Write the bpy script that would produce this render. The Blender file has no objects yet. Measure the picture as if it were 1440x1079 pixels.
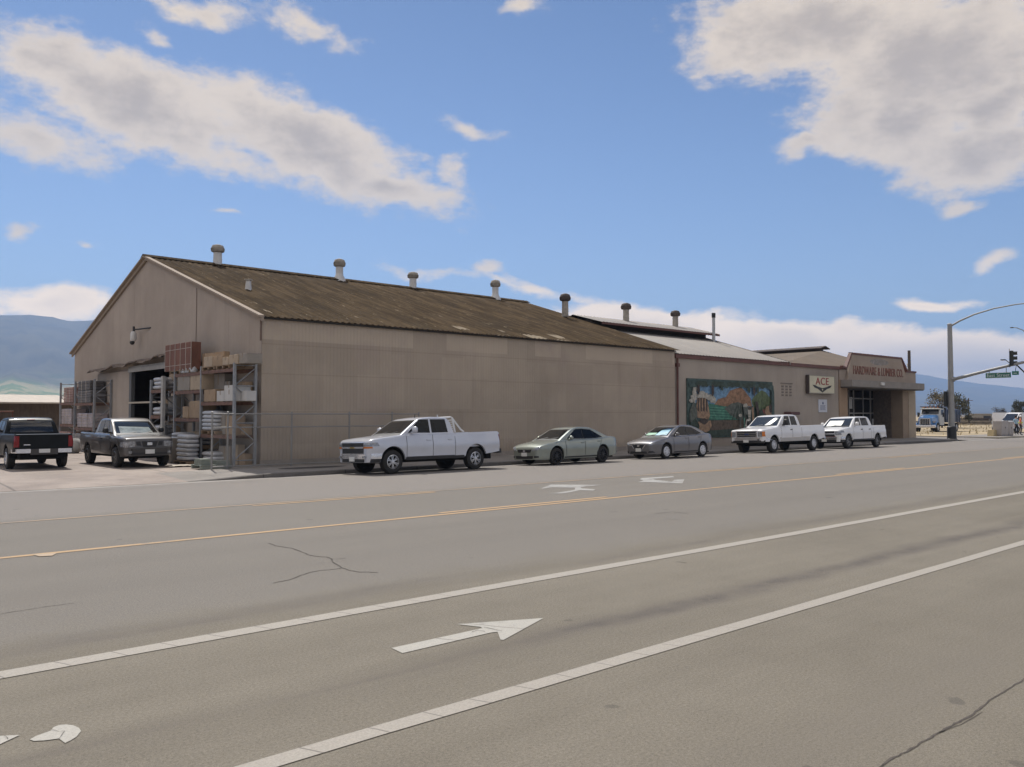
import bpy, bmesh, math, random
from mathutils import Vector, Matrix
random.seed(7)
S = bpy.context.scene
COL = S.collection
R = math.radians
# ------------------------------------------------------------------ camera frame (used to turn measured points of the photo into ground points)
F = 1180.0; CAMZ = 1.95; HOR = 583.0
YAW = R(48.4); CY, SY = math.cos(YAW), math.sin(YAW)
def at_y(px, Y, py=None):
    u = (px-720)/F; t = Y/(SY-u*CY); X = t*(CY+u*SY)
    return (X, Y) if py is None else (X, Y, CAMZ+(HOR-py)/F*t)
def at_x(px, X, py=None):
    u = (px-720)/F; t = X/(CY+u*SY); Y = t*(SY-u*CY)
    return (X, Y) if py is None else (X, Y, CAMZ+(HOR-py)/F*t)
def gp(px, py, z=0.0):
    t = (CAMZ-z)*F/(py-HOR); u = (px-720)/F
    return (t*(CY+u*SY), t*(SY-u*CY))
# ------------------------------------------------------------------ materials
MATS = {}
def mat(name, col, rough=.7, metal=0.0, var=.12, scale=2.0, bump=0.0, bscale=30, coat=0.0, spec=.5, stretch=None, col2=None, detail=6):
    if name in MATS: return MATS[name]
    m = bpy.data.materials.new(name); m.use_nodes = True; MATS[name] = m
    nt = m.node_tree; N = nt.nodes; L = nt.links; b = N['Principled BSDF']
    b.inputs['Roughness'].default_value = rough; b.inputs['Metallic'].default_value = metal
    b.inputs['Coat Weight'].default_value = coat; b.inputs['Coat Roughness'].default_value = .06
    b.inputs['Specular IOR Level'].default_value = spec
    g = N.new('ShaderNodeNewGeometry'); mp = N.new('ShaderNodeMapping')
    if stretch: mp.inputs['Scale'].default_value = stretch
    L.new(g.outputs['Position'], mp.inputs['Vector'])
    n = N.new('ShaderNodeTexNoise'); n.inputs['Scale'].default_value = scale; n.inputs['Detail'].default_value = detail; n.inputs['Roughness'].default_value = .62
    L.new(mp.outputs[0], n.inputs['Vector'])
    r = N.new('ShaderNodeValToRGB'); r.color_ramp.elements[0].position = .3; r.color_ramp.elements[1].position = .7
    c1 = [max(0, c*(1-var)) for c in col]; c2 = col2 or [min(1, c*(1+var)) for c in col]
    r.color_ramp.elements[0].color = (*c1, 1); r.color_ramp.elements[1].color = (*c2, 1)
    L.new(n.outputs[0], r.inputs[0]); L.new(r.outputs[0], b.inputs['Base Color'])
    if bump:
        n2 = N.new('ShaderNodeTexNoise'); n2.inputs['Scale'].default_value = bscale; n2.inputs['Detail'].default_value = 4
        L.new(mp.outputs[0], n2.inputs['Vector'])
        bp = N.new('ShaderNodeBump'); bp.inputs['Strength'].default_value = bump; bp.inputs['Distance'].default_value = .02
        L.new(n2.outputs[0], bp.inputs['Height']); L.new(bp.outputs[0], b.inputs['Normal'])
    return m
class NB:
    """small helper to write node trees as expressions"""
    def __init__(s, nt): s.nt = nt; s.N = nt.nodes; s.L = nt.links
    def put(s, sock, v):
        if isinstance(v, bpy.types.NodeSocket): s.L.new(v, sock)
        else: sock.default_value = v
    def m(s, op, a, b=0.0, c=0.0, clamp=False):
        n = s.N.new('ShaderNodeMath'); n.operation = op; n.use_clamp = clamp
        s.put(n.inputs[0], a); s.put(n.inputs[1], b); s.put(n.inputs[2], c); return n.outputs[0]
    def ss(s, v, lo, hi, a=0.0, b=1.0):
        n = s.N.new('ShaderNodeMapRange'); n.interpolation_type = 'SMOOTHSTEP'
        s.put(n.inputs[0], v); s.put(n.inputs[1], lo); s.put(n.inputs[2], hi); s.put(n.inputs[3], a); s.put(n.inputs[4], b); return n.outputs[0]
    def noise(s, vec, scale, detail=6, rough=.55, dist=0.0, out=0):
        n = s.N.new('ShaderNodeTexNoise'); n.inputs['Scale'].default_value = scale; n.inputs['Detail'].default_value = detail
        n.inputs['Roughness'].default_value = rough; n.inputs['Distortion'].default_value = dist
        s.L.new(vec, n.inputs['Vector']); return n.outputs[out]
    def mapv(s, vec, sc=(1,1,1), loc=(0,0,0), rot=(0,0,0)):
        n = s.N.new('ShaderNodeMapping'); n.inputs['Scale'].default_value = sc; n.inputs['Location'].default_value = loc; n.inputs['Rotation'].default_value = rot
        s.L.new(vec, n.inputs['Vector']); return n.outputs[0]
    def mix(s, f, a, b, mode='MIX'):
        n = s.N.new('ShaderNodeMix'); n.data_type = 'RGBA'; n.blend_type = mode
        s.put(n.inputs[0], f); s.put(n.inputs[6], a if isinstance(a, bpy.types.NodeSocket) else (*a, 1) if len(a) == 3 else a)
        s.put(n.inputs[7], b if isinstance(b, bpy.types.NodeSocket) else (*b, 1) if len(b) == 3 else b); return n.outputs[2]
    def xyz(s, vec):
        n = s.N.new('ShaderNodeSeparateXYZ'); s.L.new(vec, n.inputs[0]); return n.outputs
    def comb(s, x, y, z):
        n = s.N.new('ShaderNodeCombineXYZ'); s.put(n.inputs[0], x); s.put(n.inputs[1], y); s.put(n.inputs[2], z); return n.outputs[0]
    def bump(s, h, strength, dist, bsdf):
        n = s.N.new('ShaderNodeBump'); n.inputs['Strength'].default_value = strength; n.inputs['Distance'].default_value = dist
        s.L.new(h, n.inputs['Height']); s.L.new(n.outputs[0], bsdf.inputs['Normal'])
def newmat(name, rough=.8):
    m = bpy.data.materials.new(name); m.use_nodes = True; nb = NB(m.node_tree); b = m.node_tree.nodes['Principled BSDF']
    b.inputs['Roughness'].default_value = rough
    g = nb.N.new('ShaderNodeNewGeometry'); return m, nb, b, g.outputs['Position']
# ------------------------------------------------------------------ mesh builder
class MB:
    def __init__(s): s.v = []; s.f = []; s.mi = []
    def add(s, verts, faces, mi=0):
        o = len(s.v); s.v += [tuple(p) for p in verts]; s.f += [tuple(i+o for i in f) for f in faces]; s.mi += [mi]*len(faces); return s
    def box(s, x0, x1, y0, y1, z0, z1, mi=0):
        return s.add([(x0,y0,z0),(x1,y0,z0),(x1,y1,z0),(x0,y1,z0),(x0,y0,z1),(x1,y0,z1),(x1,y1,z1),(x0,y1,z1)],
                     [(3,2,1,0),(4,5,6,7),(0,1,5,4),(1,2,6,5),(2,3,7,6),(3,0,4,7)], mi)
    def rbox(s, x0, x1, y0, y1, z0, z1, r=.01, mi=0):
        """box with chamfered vertical and top edges"""
        r = min(r, (x1-x0)*.45, (y1-y0)*.45, (z1-z0)*.45)
        def ring(i, z): return [(x0+i+r,y0+i,z),(x1-i-r,y0+i,z),(x1-i,y0+i+r,z),(x1-i,y1-i-r,z),(x1-i-r,y1-i,z),(x0+i+r,y1-i,z),(x0+i,y1-i-r,z),(x0+i,y0+i+r,z)]
        rs = [ring(r*.6, z0), ring(0, z0+r), ring(0, z1-r), ring(r*.6, z1)]
        v = sum(rs, []); f = [tuple(range(7,-1,-1)), tuple(range(24,32))]
        for k in range(3):
            for i in range(8): f.append((k*8+i, k*8+(i+1)%8, k*8+8+(i+1)%8, k*8+8+i))
        return s.add(v, f, mi)
    def tube(s, pts, r, n=8, mi=0, cap=True):
        rr = r if isinstance(r, (list, tuple)) else [r]*len(pts)
        P = [Vector(p) for p in pts]; v = []; f = []
        for i, p in enumerate(P):
            d = (P[min(i+1, len(P)-1)]-P[max(i-1, 0)]).normalized()
            a = d.cross(Vector((0,0,1)) if abs(d.z) < .95 else Vector((1,0,0))).normalized(); b = d.cross(a)
            for k in range(n):
                an = 2*math.pi*k/n+.3; v.append(p+a*(rr[i]*math.cos(an))+b*(rr[i]*math.sin(an)))
        for i in range(len(P)-1):
            for k in range(n): f.append((i*n+k, i*n+(k+1)%n, (i+1)*n+(k+1)%n, (i+1)*n+k))
        if cap: f += [tuple(range(n-1,-1,-1)), tuple(range((len(P)-1)*n, len(P)*n))]
        return s.add(v, f, mi)
    def lathe(s, prof, c=(0,0,0), axis='z', n=16, mi=0, cap=True):
        v = []; f = []
        for (r, h) in prof:
            for k in range(n):
                a = 2*math.pi*k/n; ca, sa = r*math.cos(a), r*math.sin(a)
                p = (ca,sa,h) if axis == 'z' else (ca,h,sa) if axis == 'y' else (h,ca,sa)
                v.append((p[0]+c[0], p[1]+c[1], p[2]+c[2]))
        for i in range(len(prof)-1):
            for k in range(n): f.append((i*n+k, i*n+(k+1)%n, (i+1)*n+(k+1)%n, (i+1)*n+k))
        if cap and prof[0][0] > 1e-6: f.append(tuple(range(n-1,-1,-1)))
        if cap and prof[-1][0] > 1e-6: f.append(tuple(range((len(prof)-1)*n, len(prof)*n)))
        return s.add(v, f, mi)
    def prism(s, poly, mapf, d0, d1, mi=0):
        """poly in 2D, mapf(a,b,d) -> point"""
        n = len(poly); v = [mapf(a,b,d0) for a,b in poly]+[mapf(a,b,d1) for a,b in poly]
        f = [tuple(range(n-1,-1,-1)), tuple(range(n,2*n))]+[(i,(i+1)%n,n+(i+1)%n,n+i) for i in range(n)]
        return s.add(v, f, mi)
    def face(s, pts, mi=0): return s.add(pts, [tuple(range(len(pts)))], mi)
    def grid(s, rows, mi=0, closed=False):
        n = len(rows[0]); v = sum([list(r) for r in rows], []); f = []
        for i in range(len(rows)-1):
            for k in range(n if closed else n-1): f.append((i*n+k, i*n+(k+1)%n, (i+1)*n+(k+1)%n, (i+1)*n+k))
        return s.add(v, f, mi)
    def build(s, name, mats, parent=None, smooth=None, loc=None, recalc=True):
        me = bpy.data.meshes.new(name); me.from_pydata(s.v, [], s.f)
        mats = mats if isinstance(mats, (list, tuple)) else [mats]
        for m in mats: me.materials.append(m)
        me.polygons.foreach_set('material_index', s.mi)
        if recalc:
            bm = bmesh.new(); bm.from_mesh(me)
            if smooth: bmesh.ops.remove_doubles(bm, verts=bm.verts, dist=1e-5)
            bmesh.ops.recalc_face_normals(bm, faces=bm.faces); bm.to_mesh(me); bm.free()
        if smooth:
            me.polygons.foreach_set('use_smooth', [True]*len(me.polygons)); me.set_sharp_from_angle(angle=R(smooth))
        me.update()
        o = bpy.data.objects.new(name, me); COL.objects.link(o)
        if parent: o.parent = parent
        if loc: o.location = loc
        return o
def tag(o, label=None, cat=None, group=None, kind=None):
    if label: o['label'] = label
    if cat: o['category'] = cat
    if group: o['group'] = group
    if kind: o['kind'] = kind
    return o
def empty(name, loc, rz=0, label=None, cat=None, group=None):
    o = bpy.data.objects.new(name, None); COL.objects.link(o); o.location = loc; o.rotation_euler = (0,0,rz); o.empty_display_size = .3
    return tag(o, label, cat, group)
def kids(o): return [c for c in bpy.data.objects if c.parent is o]
def copy_tree(o, parent=None):
    c = o.copy(); COL.objects.link(c)
    if parent: c.parent = parent
    for k in kids(o): copy_tree(k, c)
    return c
def text_mesh(name, txt, size, mt, parent, M, depth=.01, sx=1.0, space=1.0):
    cu = bpy.data.curves.new(name, 'FONT'); cu.body = txt; cu.size = size; cu.extrude = depth; cu.align_x = 'CENTER'; cu.align_y = 'CENTER'; cu.space_character = space
    t = bpy.data.objects.new(name, cu); COL.objects.link(t); bpy.context.view_layer.update()
    me = bpy.data.meshes.new_from_object(t.evaluated_get(bpy.context.evaluated_depsgraph_get()))
    bpy.data.objects.remove(t); me.transform(M @ Matrix.Diagonal((sx,1,1,1))); me.materials.clear(); me.materials.append(mt)
    o = bpy.data.objects.new(name, me); COL.objects.link(o); o.parent = parent; return o
FACING = Matrix(((1,0,0,0),(0,0,-1,0),(0,1,0,0),(0,0,0,1)))   # text in the XZ plane, read from -Y
# ------------------------------------------------------------------ world, sun, camera, haze
SUN_EL, SUN_DIR = R(57), Vector((0.28, 1.0))
w = bpy.data.worlds.new('World'); S.world = w; w.use_nodes = True
nb = NB(w.node_tree); N = nb.N; N.clear()
out = N.new('ShaderNodeOutputWorld'); bg = N.new('ShaderNodeBackground'); nb.L.new(bg.outputs[0], out.inputs[0])
SKY_STR = .10
bg.inputs[1].default_value = SKY_STR
sky = N.new('ShaderNodeTexSky'); sky.sky_type = 'NISHITA'; sky.sun_disc = False
sky.sun_elevation = SUN_EL; sky.sun_rotation = math.atan2(SUN_DIR.x, SUN_DIR.y); sky.altitude = 60; sky.air_density = 1.0; sky.dust_density = 0.6; sky.ozone_density = 2.0
tc = N.new('ShaderNodeTexCoord'); d = tc.outputs['Generated']
dx, dy, dz = nb.xyz(d)
# azimuth measured clockwise from the street-facing direction, elevation, both in degrees
fx = nb.m('ADD', nb.m('MULTIPLY', dx, CY), nb.m('MULTIPLY', dy, SY)); rx = nb.m('SUBTRACT', nb.m('MULTIPLY', dx, SY), nb.m('MULTIPLY', dy, CY))
az = nb.m('MULTIPLY', nb.m('ARCTAN2', rx, fx), 57.2958); el = nb.m('MULTIPLY', nb.m('ARCSINE', dz), 57.2958)
co = nb.comb(az, nb.m('MULTIPLY', el, 1.5), 0.0)
n1 = N.new('ShaderNodeTexNoise'); n1.inputs['Scale'].default_value = .16; n1.inputs['Detail'].default_value = 3; nb.L.new(co, n1.inputs['Vector'])
wx, wy, wz = nb.xyz(n1.outputs['Color'])
azw = nb.m('ADD', az, nb.m('MULTIPLY', nb.m('SUBTRACT', wx, .5), 5.0)); elw = nb.m('ADD', el, nb.m('MULTIPLY', nb.m('SUBTRACT', wy, .5), 3.2))
def azel(px, py):
    u = (px-720)/F; v = (HOR-py)/F
    return math.degrees(math.atan(u)), math.degrees(math.atan(v/math.sqrt(1+u*u)))
CL = [ # centre px, half-axes px, tilt (deg, + = falls to the right), weight
 ((190,140),(260,75),14,1.0), ((440,205),(240,62),17,1.1), ((555,258),(120,36),12,1.0), ((60,178),(150,38),6,.62), ((250,190),(220,45),12,.8),
 ((640,235),(28,28),0,.5), ((650,180),(60,14),15,.45), ((440,35),(80,26),10,.50), ((200,45),(40,16),20,.44), ((230,2),(120,18),4,.52), ((740,5),(48,14),0,.6),
 ((1180,30),(270,85),6,1.15), ((1330,70),(270,120),10,1.2), ((1270,160),(170,85),14,1.1), ((1400,150),(130,60),0,1.1), ((1380,215),(150,70),6,1.05), ((1150,190),(60,18),-10,.55), ((1370,291),(38,16),0,.62), ((1400,355),(50,12),-14,.5),
 ((1320,424),(60,13),3,.62), ((680,388),(36,14),0,.7), ((70,425),(125,36),0,1.0), ((0,455),(140,22),0,.8), ((15,312),(32,10),0,.55), ((122,341),(24,8),10,.45), ((320,308),(40,7),0,.42),
 ((900,455),(190,34),4,1.15), ((1120,485),(260,38),4,1.3), ((1330,505),(280,48),4,1.4), ((1480,520),(280,64),0,1.4), ((1000,530),(700,40),2,1.3), ((700,400),(180,10),10,.42), ((1000,500),(400,30),3,.9)]
M = None
pv = nb.comb(azw, elw, 0.0)
for (c, ax, tl, wt) in CL:
    a0, e0 = azel(*c); ka = 57.2958/F*math.cos(R(a0))**2; ke = 57.2958/F*math.cos(R(a0))
    mpn = N.new('ShaderNodeMapping'); mpn.vector_type = 'TEXTURE'; mpn.inputs['Location'].default_value = (a0, e0, 0); mpn.inputs['Rotation'].default_value = (0, 0, R(-tl)); mpn.inputs['Scale'].default_value = (ax[0]*ka, ax[1]*ke, 1)
    nb.L.new(pv, mpn.inputs['Vector']); ln = N.new('ShaderNodeVectorMath'); ln.operation = 'LENGTH'; nb.L.new(mpn.outputs[0], ln.inputs[0])
    e = nb.m('MULTIPLY_ADD', ln.outputs['Value'], -wt*1.25, wt*1.25)
    M = e if M is None else nb.m('MAXIMUM', M, e)
# broken cloud added out of view behind the viewer, as fill for the shaded walls
fill_cloud = nb.m('SUBTRACT', nb.noise(nb.mapv(d, (1,1,2.2)), 2.2, 2), nb.ss(nb.m('ABSOLUTE', az), 45, 60, 1.6, .38))
M = nb.m('MAXIMUM', M, nb.m('MULTIPLY', fill_cloud, 2.4))
M = nb.m('MAXIMUM', M, -1.0)
f1 = nb.noise(co, .22, 9, .66, 0); f2 = nb.noise(co, .085, 1, .5)
dens = nb.m('ADD', M, nb.m('ADD', nb.m('ADD', nb.m('MULTIPLY', nb.m('SUBTRACT', f1, .5), 1.8), nb.m('MULTIPLY', nb.m('SUBTRACT', nb.noise(nb.mapv(co, (.8,1.3,1), rot=(0,0,.25)), 1.0, 5, .65), .5), .55)), nb.m('MULTIPLY', nb.m('SUBTRACT', f2, .5), .7)))
cov = nb.ss(dens, -.04, .62)
cov = nb.m('MULTIPLY', cov, nb.ss(dz, -.02, .01))
thick = nb.ss(nb.m('ADD', dens, nb.m('MULTIPLY', nb.m('SUBTRACT', nb.noise(co, .19, 7, .62), .5), 1.7)), .40, 1.5)
K = 1/SKY_STR
cb = (.58*K, .485*K, .375*K); cd = (.36*K, .298*K, .235*K)
ccol = nb.mix(nb.m('MULTIPLY', thick, nb.ss(dz, .12, .25, .25, 1.0)), nb.mix(nb.ss(dz, .045, .20), (1.9*K,1.42*K,.85*K), cb), cd)
ccol = nb.mix(nb.ss(nb.m('ABSOLUTE', az), 55, 85), ccol, (.86*K, .76*K, .64*K))   # unseen cloud made brighter and warmer to fill the shaded walls
hs = N.new('ShaderNodeHueSaturation'); hs.inputs['Saturation'].default_value = .95; hs.inputs['Value'].default_value = 1.0; nb.L.new(sky.outputs[0], hs.inputs['Color'])
gr_ = nb.N.new('ShaderNodeValToRGB'); gr_.color_ramp.elements[0].position = .02; gr_.color_ramp.elements[1].position = .55
gr_.color_ramp.elements[0].color = (.635,.725,.85,1); gr_.color_ramp.elements[1].color = (.27,.375,.50,1); nb.L.new(dz, gr_.inputs[0])
skyc = nb.mix(1.0, hs.outputs[0], gr_.outputs[0], 'MULTIPLY')
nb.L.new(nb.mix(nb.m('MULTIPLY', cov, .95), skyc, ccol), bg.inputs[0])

sl = bpy.data.lights.new('sun', 'SUN'); sl.energy = 3.0; sl.angle = R(.53); sl.color = (1, .955, .89)
so = bpy.data.objects.new('sun', sl); COL.objects.link(so)
hd = SUN_DIR.normalized(); sd = Vector((hd.x*math.cos(SUN_EL), hd.y*math.cos(SUN_EL), math.sin(SUN_EL)))
so.rotation_euler = sd.to_track_quat('Z', 'Y').to_euler()
cam = bpy.data.cameras.new('camera'); co_ = bpy.data.objects.new('camera', cam); COL.objects.link(co_); S.camera = co_
cam.sensor_fit = 'HORIZONTAL'; cam.sensor_width = 36; cam.lens = F/1440*36; cam.clip_end = 40000; cam.clip_start = .05
PIT = math.atan((HOR-539.5)/F)
fw = Vector((CY*math.cos(PIT), SY*math.cos(PIT), math.sin(PIT)))
co_.location = (0,0,CAMZ); co_.rotation_euler = fw.to_track_quat('-Z', 'Y').to_euler()
S.view_settings.view_transform = 'Standard'; S.view_settings.look = 'None'; S.view_settings.exposure = .68; S.view_settings.gamma = 1
S.cycles.max_bounces = 4; S.cycles.diffuse_bounces = 3; S.cycles.glossy_bounces = 3; S.cycles.volume_bounces = 0; S.cycles.use_denoising = True
S.cycles.use_adaptive_sampling = True; S.cycles.adaptive_threshold = .012; S.cycles.adaptive_min_samples = 16; w.cycles.sampling_method = 'MANUAL'; w.cycles.sample_map_resolution = 512

# haze
hm = bpy.data.materials.new('haze_air'); hm.use_nodes = True; nt = hm.node_tree; nt.nodes.clear()
ho = nt.nodes.new('ShaderNodeOutputMaterial'); hv = nt.nodes.new('ShaderNodeVolumePrincipled')
hv.inputs['Density'].default_value = 0.00016; hv.inputs['Color'].default_value = (.42, .62, 1.0, 1); hv.inputs['Anisotropy'].default_value = .1
nt.links.new(hv.outputs[0], ho.inputs['Volume'])
hz = MB().box(-12000, 16000, -9000, 14000, -1.6, 860).build('haze', hm); tag(hz, kind='stuff')

# ------------------------------------------------------------------ ground, road, pavements, hills
def asphalt():
    m, nb, b, P = newmat('asphalt', .88)
    x, y, z = nb.xyz(P)
    big = nb.noise(P, .22, 5, .6); med = nb.noise(P, 1.6, 6, .65); strk = nb.noise(nb.mapv(P, (.06, 1.1, 1)), 1.0, 5, .6); fine = nb.noise(P, 45, 3, .75); grit = nb.noise(P, 130, 2, .7)
    v = nb.m('ADD', nb.m('MULTIPLY', big, .30), nb.m('ADD', nb.m('MULTIPLY', med, .22), nb.m('MULTIPLY', strk, .48)))
    r = nb.N.new('ShaderNodeValToRGB'); r.color_ramp.elements[0].position = .33; r.color_ramp.elements[1].position = .68
    r.color_ramp.elements[0].color = (.139,.122,.094,1); r.color_ramp.elements[1].color = (.208,.185,.146,1); nb.L.new(v, r.inputs[0])
    # greyer repaved strip of the through lane
    lane = nb.m('MULTIPLY', nb.ss(nb.m('ADD', y, nb.m('MULTIPLY', nb.m('SUBTRACT', med, .5), 1.0)), 7.6, 8.8), 1.0)
    c = nb.mix(nb.m('MULTIPLY', lane, .65), r.outputs[0], (.174,.160,.143))
    far = nb.ss(nb.m('ADD', y, nb.m('MULTIPLY', nb.m('SUBTRACT', med, .5), 1.2)), 17.1, 18.2)
    c = nb.mix(nb.m('MULTIPLY', far, .5), c, (.235,.212,.195))
    # dark worn seam in the bike lane and along lane edges
    def band(c0, wd, amt):
        dd = nb.m('ABSOLUTE', nb.m('SUBTRACT', nb.m('ADD', y, nb.m('MULTIPLY', nb.m('SUBTRACT', big, .5), 1.0)), c0))
        return nb.m('MULTIPLY', nb.ss(dd, 0.0, wd, 1.0, 0.0), nb.m('MULTIPLY', nb.ss(strk, .36, .60), nb.m('MULTIPLY', nb.ss(nb.m('ADD', fine, nb.m('MULTIPLY', med, .8)), .66, 1.1, .25, 1.25), amt)))
    for c0, wd, amt in ((5.3,.34,.8),(7.9,.42,.5),(10.2,.7,.18),(11.8,.6,.15),(2.6,.7,.2)):
        c = nb.mix(band(c0, wd, amt), c, (.085,.073,.065))
    sp = nb.m('ADD', nb.m('MULTIPLY', fine, .6), nb.m('MULTIPLY', grit, .6))
    c = nb.mix(1.0, c, nb.comb(nb.ss(sp, .36, .84, .62, 1.38), nb.ss(sp, .36, .84, .62, 1.38), nb.ss(sp, .36, .84, .62, 1.38)), 'MULTIPLY')
    spot = nb.ss(nb.noise(P, 2.7, 2, .4), .735, .77)
    c = nb.mix(nb.m('MULTIPLY', spot, .45), c, (.06,.055,.05))
    nb.L.new(c, b.inputs['Base Color']); nb.bump(sp, .35, .01, b); b.inputs['Specular IOR Level'].default_value = .3
    return m
A_M = asphalt()
def concrete(name, c1, c2, joint=0.0):
    m, nb, b, P = newmat(name, .9)
    n = nb.noise(P, .5, 7, .65); n2 = nb.noise(P, 25, 3, .6)
    c = nb.mix(nb.ss(n, .32, .68), c1, c2)
    f = nb.ss(n2, .3, .7, .86, 1.12); c = nb.mix(1.0, c, nb.comb(f, f, f), 'MULTIPLY')
    st = nb.ss(nb.noise(P, 1.4, 5, .7), .58, .72); c = nb.mix(nb.m('MULTIPLY', st, .35), c, [k*.5 for k in c1])
    if joint:
        x, y, z = nb.xyz(P); fr = nb.m('ABSOLUTE', nb.m('SUBTRACT', nb.m('FRACT', nb.m('DIVIDE', x, joint)), .5))
        c = nb.mix(nb.ss(fr, .488, .496, 0, .6), c, [k*.35 for k in c1])
    nb.L.new(c, b.inputs['Base Color']); nb.bump(n2, .2, .01, b); return m
SW_M = concrete('sidewalk_concrete', (.20,.182,.162), (.275,.25,.222), 1.52)
GUT_M = concrete('gutter_concrete', (.24,.222,.20), (.33,.305,.275), 3.0)
YARD_M = concrete('yard_concrete', (.24,.20,.172), (.34,.285,.245), 5.0)
KERB_M = concrete('kerb_concrete', (.11,.10,.09), (.17,.155,.14), 3.0)
FIELD_M = mat('dry_field', (.33,.26,.16), .95, var=.4, scale=.12, bump=.5, bscale=3)
DIRT_M = mat('bare_dirt', (.27,.225,.175), .95, var=.25, scale=.3)
KY = 25.55
def road_z(y):
    return 0.0 if y < 21.5 else -.025*(y-21.5)/2.0 if y < 23.5 else -.025-.07*(y-23.5)/(KY-23.5)
ys = [-40,-12,-4,0,4,8,12,16,20,21.5,22.5,23.5,24.3,24.95]
rd = MB().grid([[(x,y,road_z(y)) for y in ys] for x in (-120,-60,-20,0,10,20,30,40,60,80,120,200,400)]).build('road', A_M, smooth=30); tag(rd, kind='structure')
g = MB().grid([[(x,y,road_z(y)+.001) for y in (24.95,KY)] for x in (-120,9.5,12,400)]).build('gutter', GUT_M); tag(g, kind='structure')
gr = MB().add([(-16000,-12000,-.45),(16000,-12000,-.45),(16000,14000,-.45),(-16000,14000,-.45)], [(0,1,2,3)]).build('ground', DIRT_M); tag(gr, kind='structure')
# driveway apron and yard (left), raised pavement (right)
yd = MB().grid([[(x,y,z) for y,z in ((KY,-.088),(26.6,-.03),(28.5,.03),(31,.05),(70,.06),(120,.1))] for x in (-120,-40,0,9.6)])
yd.grid([[(x,y,z) for y,z in ((28.4,.031),(31,.05),(70,.06),(120,.1))] for x in (9.6,13.6)])
yo = yd.build('yard', YARD_M); tag(yo, kind='structure')
sm = MB()
sm.grid([[(x, y, z) for y, z in zz] for x, zz in ((9.6,((KY+.16,-.085),(26.6,-.03),(28.4,.032))),(12.2,((KY+.16,.045),(26.6,.06),(28.4,.08))),(68.5,((KY+.16,.045),(26.6,.06),(28.4,.08))))])
sm.grid([[(12.2,28.4,.08),(12.2,29.3,.09)],[(69.6,28.4,.08),(69.6,31.6,.09)]])
sm.grid([[(68.5,KY+.16,.045),(68.5,28.4,.08)],[(69.6,26.1,.045),(69.6,28.4,.08)],[(70.3,27.2,.045),(70.3,29,.08)],[(70.5,28.5,.045),(70.5,29.1,.08)]])
sw = sm.build('sidewalk', SW_M); tag(sw, kind='structure')
km = MB()
kp = [(9.6,KY,-.09),(10.8,KY,-.03),(12.2,KY,.045),(30,KY,.045),(50,KY,.045),(68.5,KY,.045),(69.6,KY+.5,.045),(70.3,KY+1.6,.045),(70.5,KY+3,.045),(70.5,80,.06)]
rows = []
for i, (x,y,z) in enumerate(kp):
    ox, oy = (0,.16) if x < 68.4 else (-.08,.13) if x < 69.9 else (-.16,0)
    rows.append([(x,y,-.16),(x,y,z-.02),(x+ox*.15,y+oy*.15,z),(x+ox,y+oy,z+.002)])
kb = km.grid(rows).build('kerb', KERB_M); tag(kb, kind='structure')
cs = MB().grid([[(x,y,z) for y,z in ((KY,-.092),(27,-.03),(40,.0),(300,.0))] for x in (70.5,77.2)]).build('side_street', A_M); tag(cs, kind='structure')
c2 = MB().box(77.2,120,KY,KY+.15,-.16,.045).box(77.2,77.35,KY+.15,80,-.16,.045)
tag(c2.build('far_kerb', concrete('kerb_pale', (.28,.25,.20), (.36,.33,.27), 3.0)), kind='structure')
tag(MB().grid([[(x,y,.04+.0005*(y-25)) for y in (KY+.15,30)] for x in (77.35,120)]).build('far_sidewalk', SW_M), kind='structure')
tag(MB().grid([[(x,y,.038+.0002*(y-30)) for y in (30,60,150,420)] for x in (77.35,150,700)]).build('field', FIELD_M), kind='structure')
tag(MB().grid([[(x,y,.02) for y in (31.6,300)] for x in (69.2,70.4)]).build('side_path', DIRT_M), kind='structure')
# a dark oval on the pavement
pc = [(at_y(440+48*math.cos(a), 27.1)[0], 27.1+.38*math.sin(a), .072) for a in [2*math.pi*k/18 for k in range(18)]]
p0 = MB().face([(x,y,.0735) for x,y,z in pc]).build('pavement_patch', mat('dark_oval_patch', (.07,.064,.058), .9, var=.25, scale=4), sw)
# yellow-painted kerb ramp at the corner
# markings -------------------------------------------------------
def paint(name, col, joint=.0, wear=.5):
    m, nb, b, P = newmat(name, .75)
    x, y, z = nb.xyz(P)
    n = nb.noise(P, 7, 6, .7); n2 = nb.noise(P, 1.1, 4, .6); fine = nb.noise(P, 70, 3, .7)
    wf = nb.ss(nb.m('ADD', nb.m('MULTIPLY', n, .6), nb.m('MULTIPLY', n2, .5)), wear, wear+.16)
    c = nb.mix(nb.ss(fine, .3, .7), [k*.86 for k in col], [min(1,k*1.1) for k in col])
    c = nb.mix(nb.m('MULTIPLY', wf, .75), c, (.17,.155,.138))
    if joint:
        xx = nb.m('ADD', nb.m('DIVIDE', x, joint), nb.m('MULTIPLY', y, .9))
        fr = nb.m('ABSOLUTE', nb.m('SUBTRACT', nb.m('FRACT', nb.m('ADD', xx, nb.m('MULTIPLY', nb.noise(P, .8, 2), .5))), .5))
        near = nb.ss(x, 3.5, 9.0, 1.0, .12)
        c = nb.mix(nb.m('MULTIPLY', nb.ss(fr, .475, .492), nb.m('MULTIPLY', near, .75)), c, (.12,.105,.09))
    nb.L.new(c, b.inputs['Base Color']); return m
WHITE_P = paint('white_road_paint', (.325,.295,.25), .42, .66)
WHITE_A = paint('white_arrow_paint', (.375,.355,.31), .6, .60)
WHITE_F = paint('white_faded_paint', (.335,.325,.30), 0, .53)
YEL_P = paint('yellow_road_paint', (.41,.268,.135), 0, .56)
YEL_F = paint('yellow_faded_paint', (.34,.24,.145), 0, .50)
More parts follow.
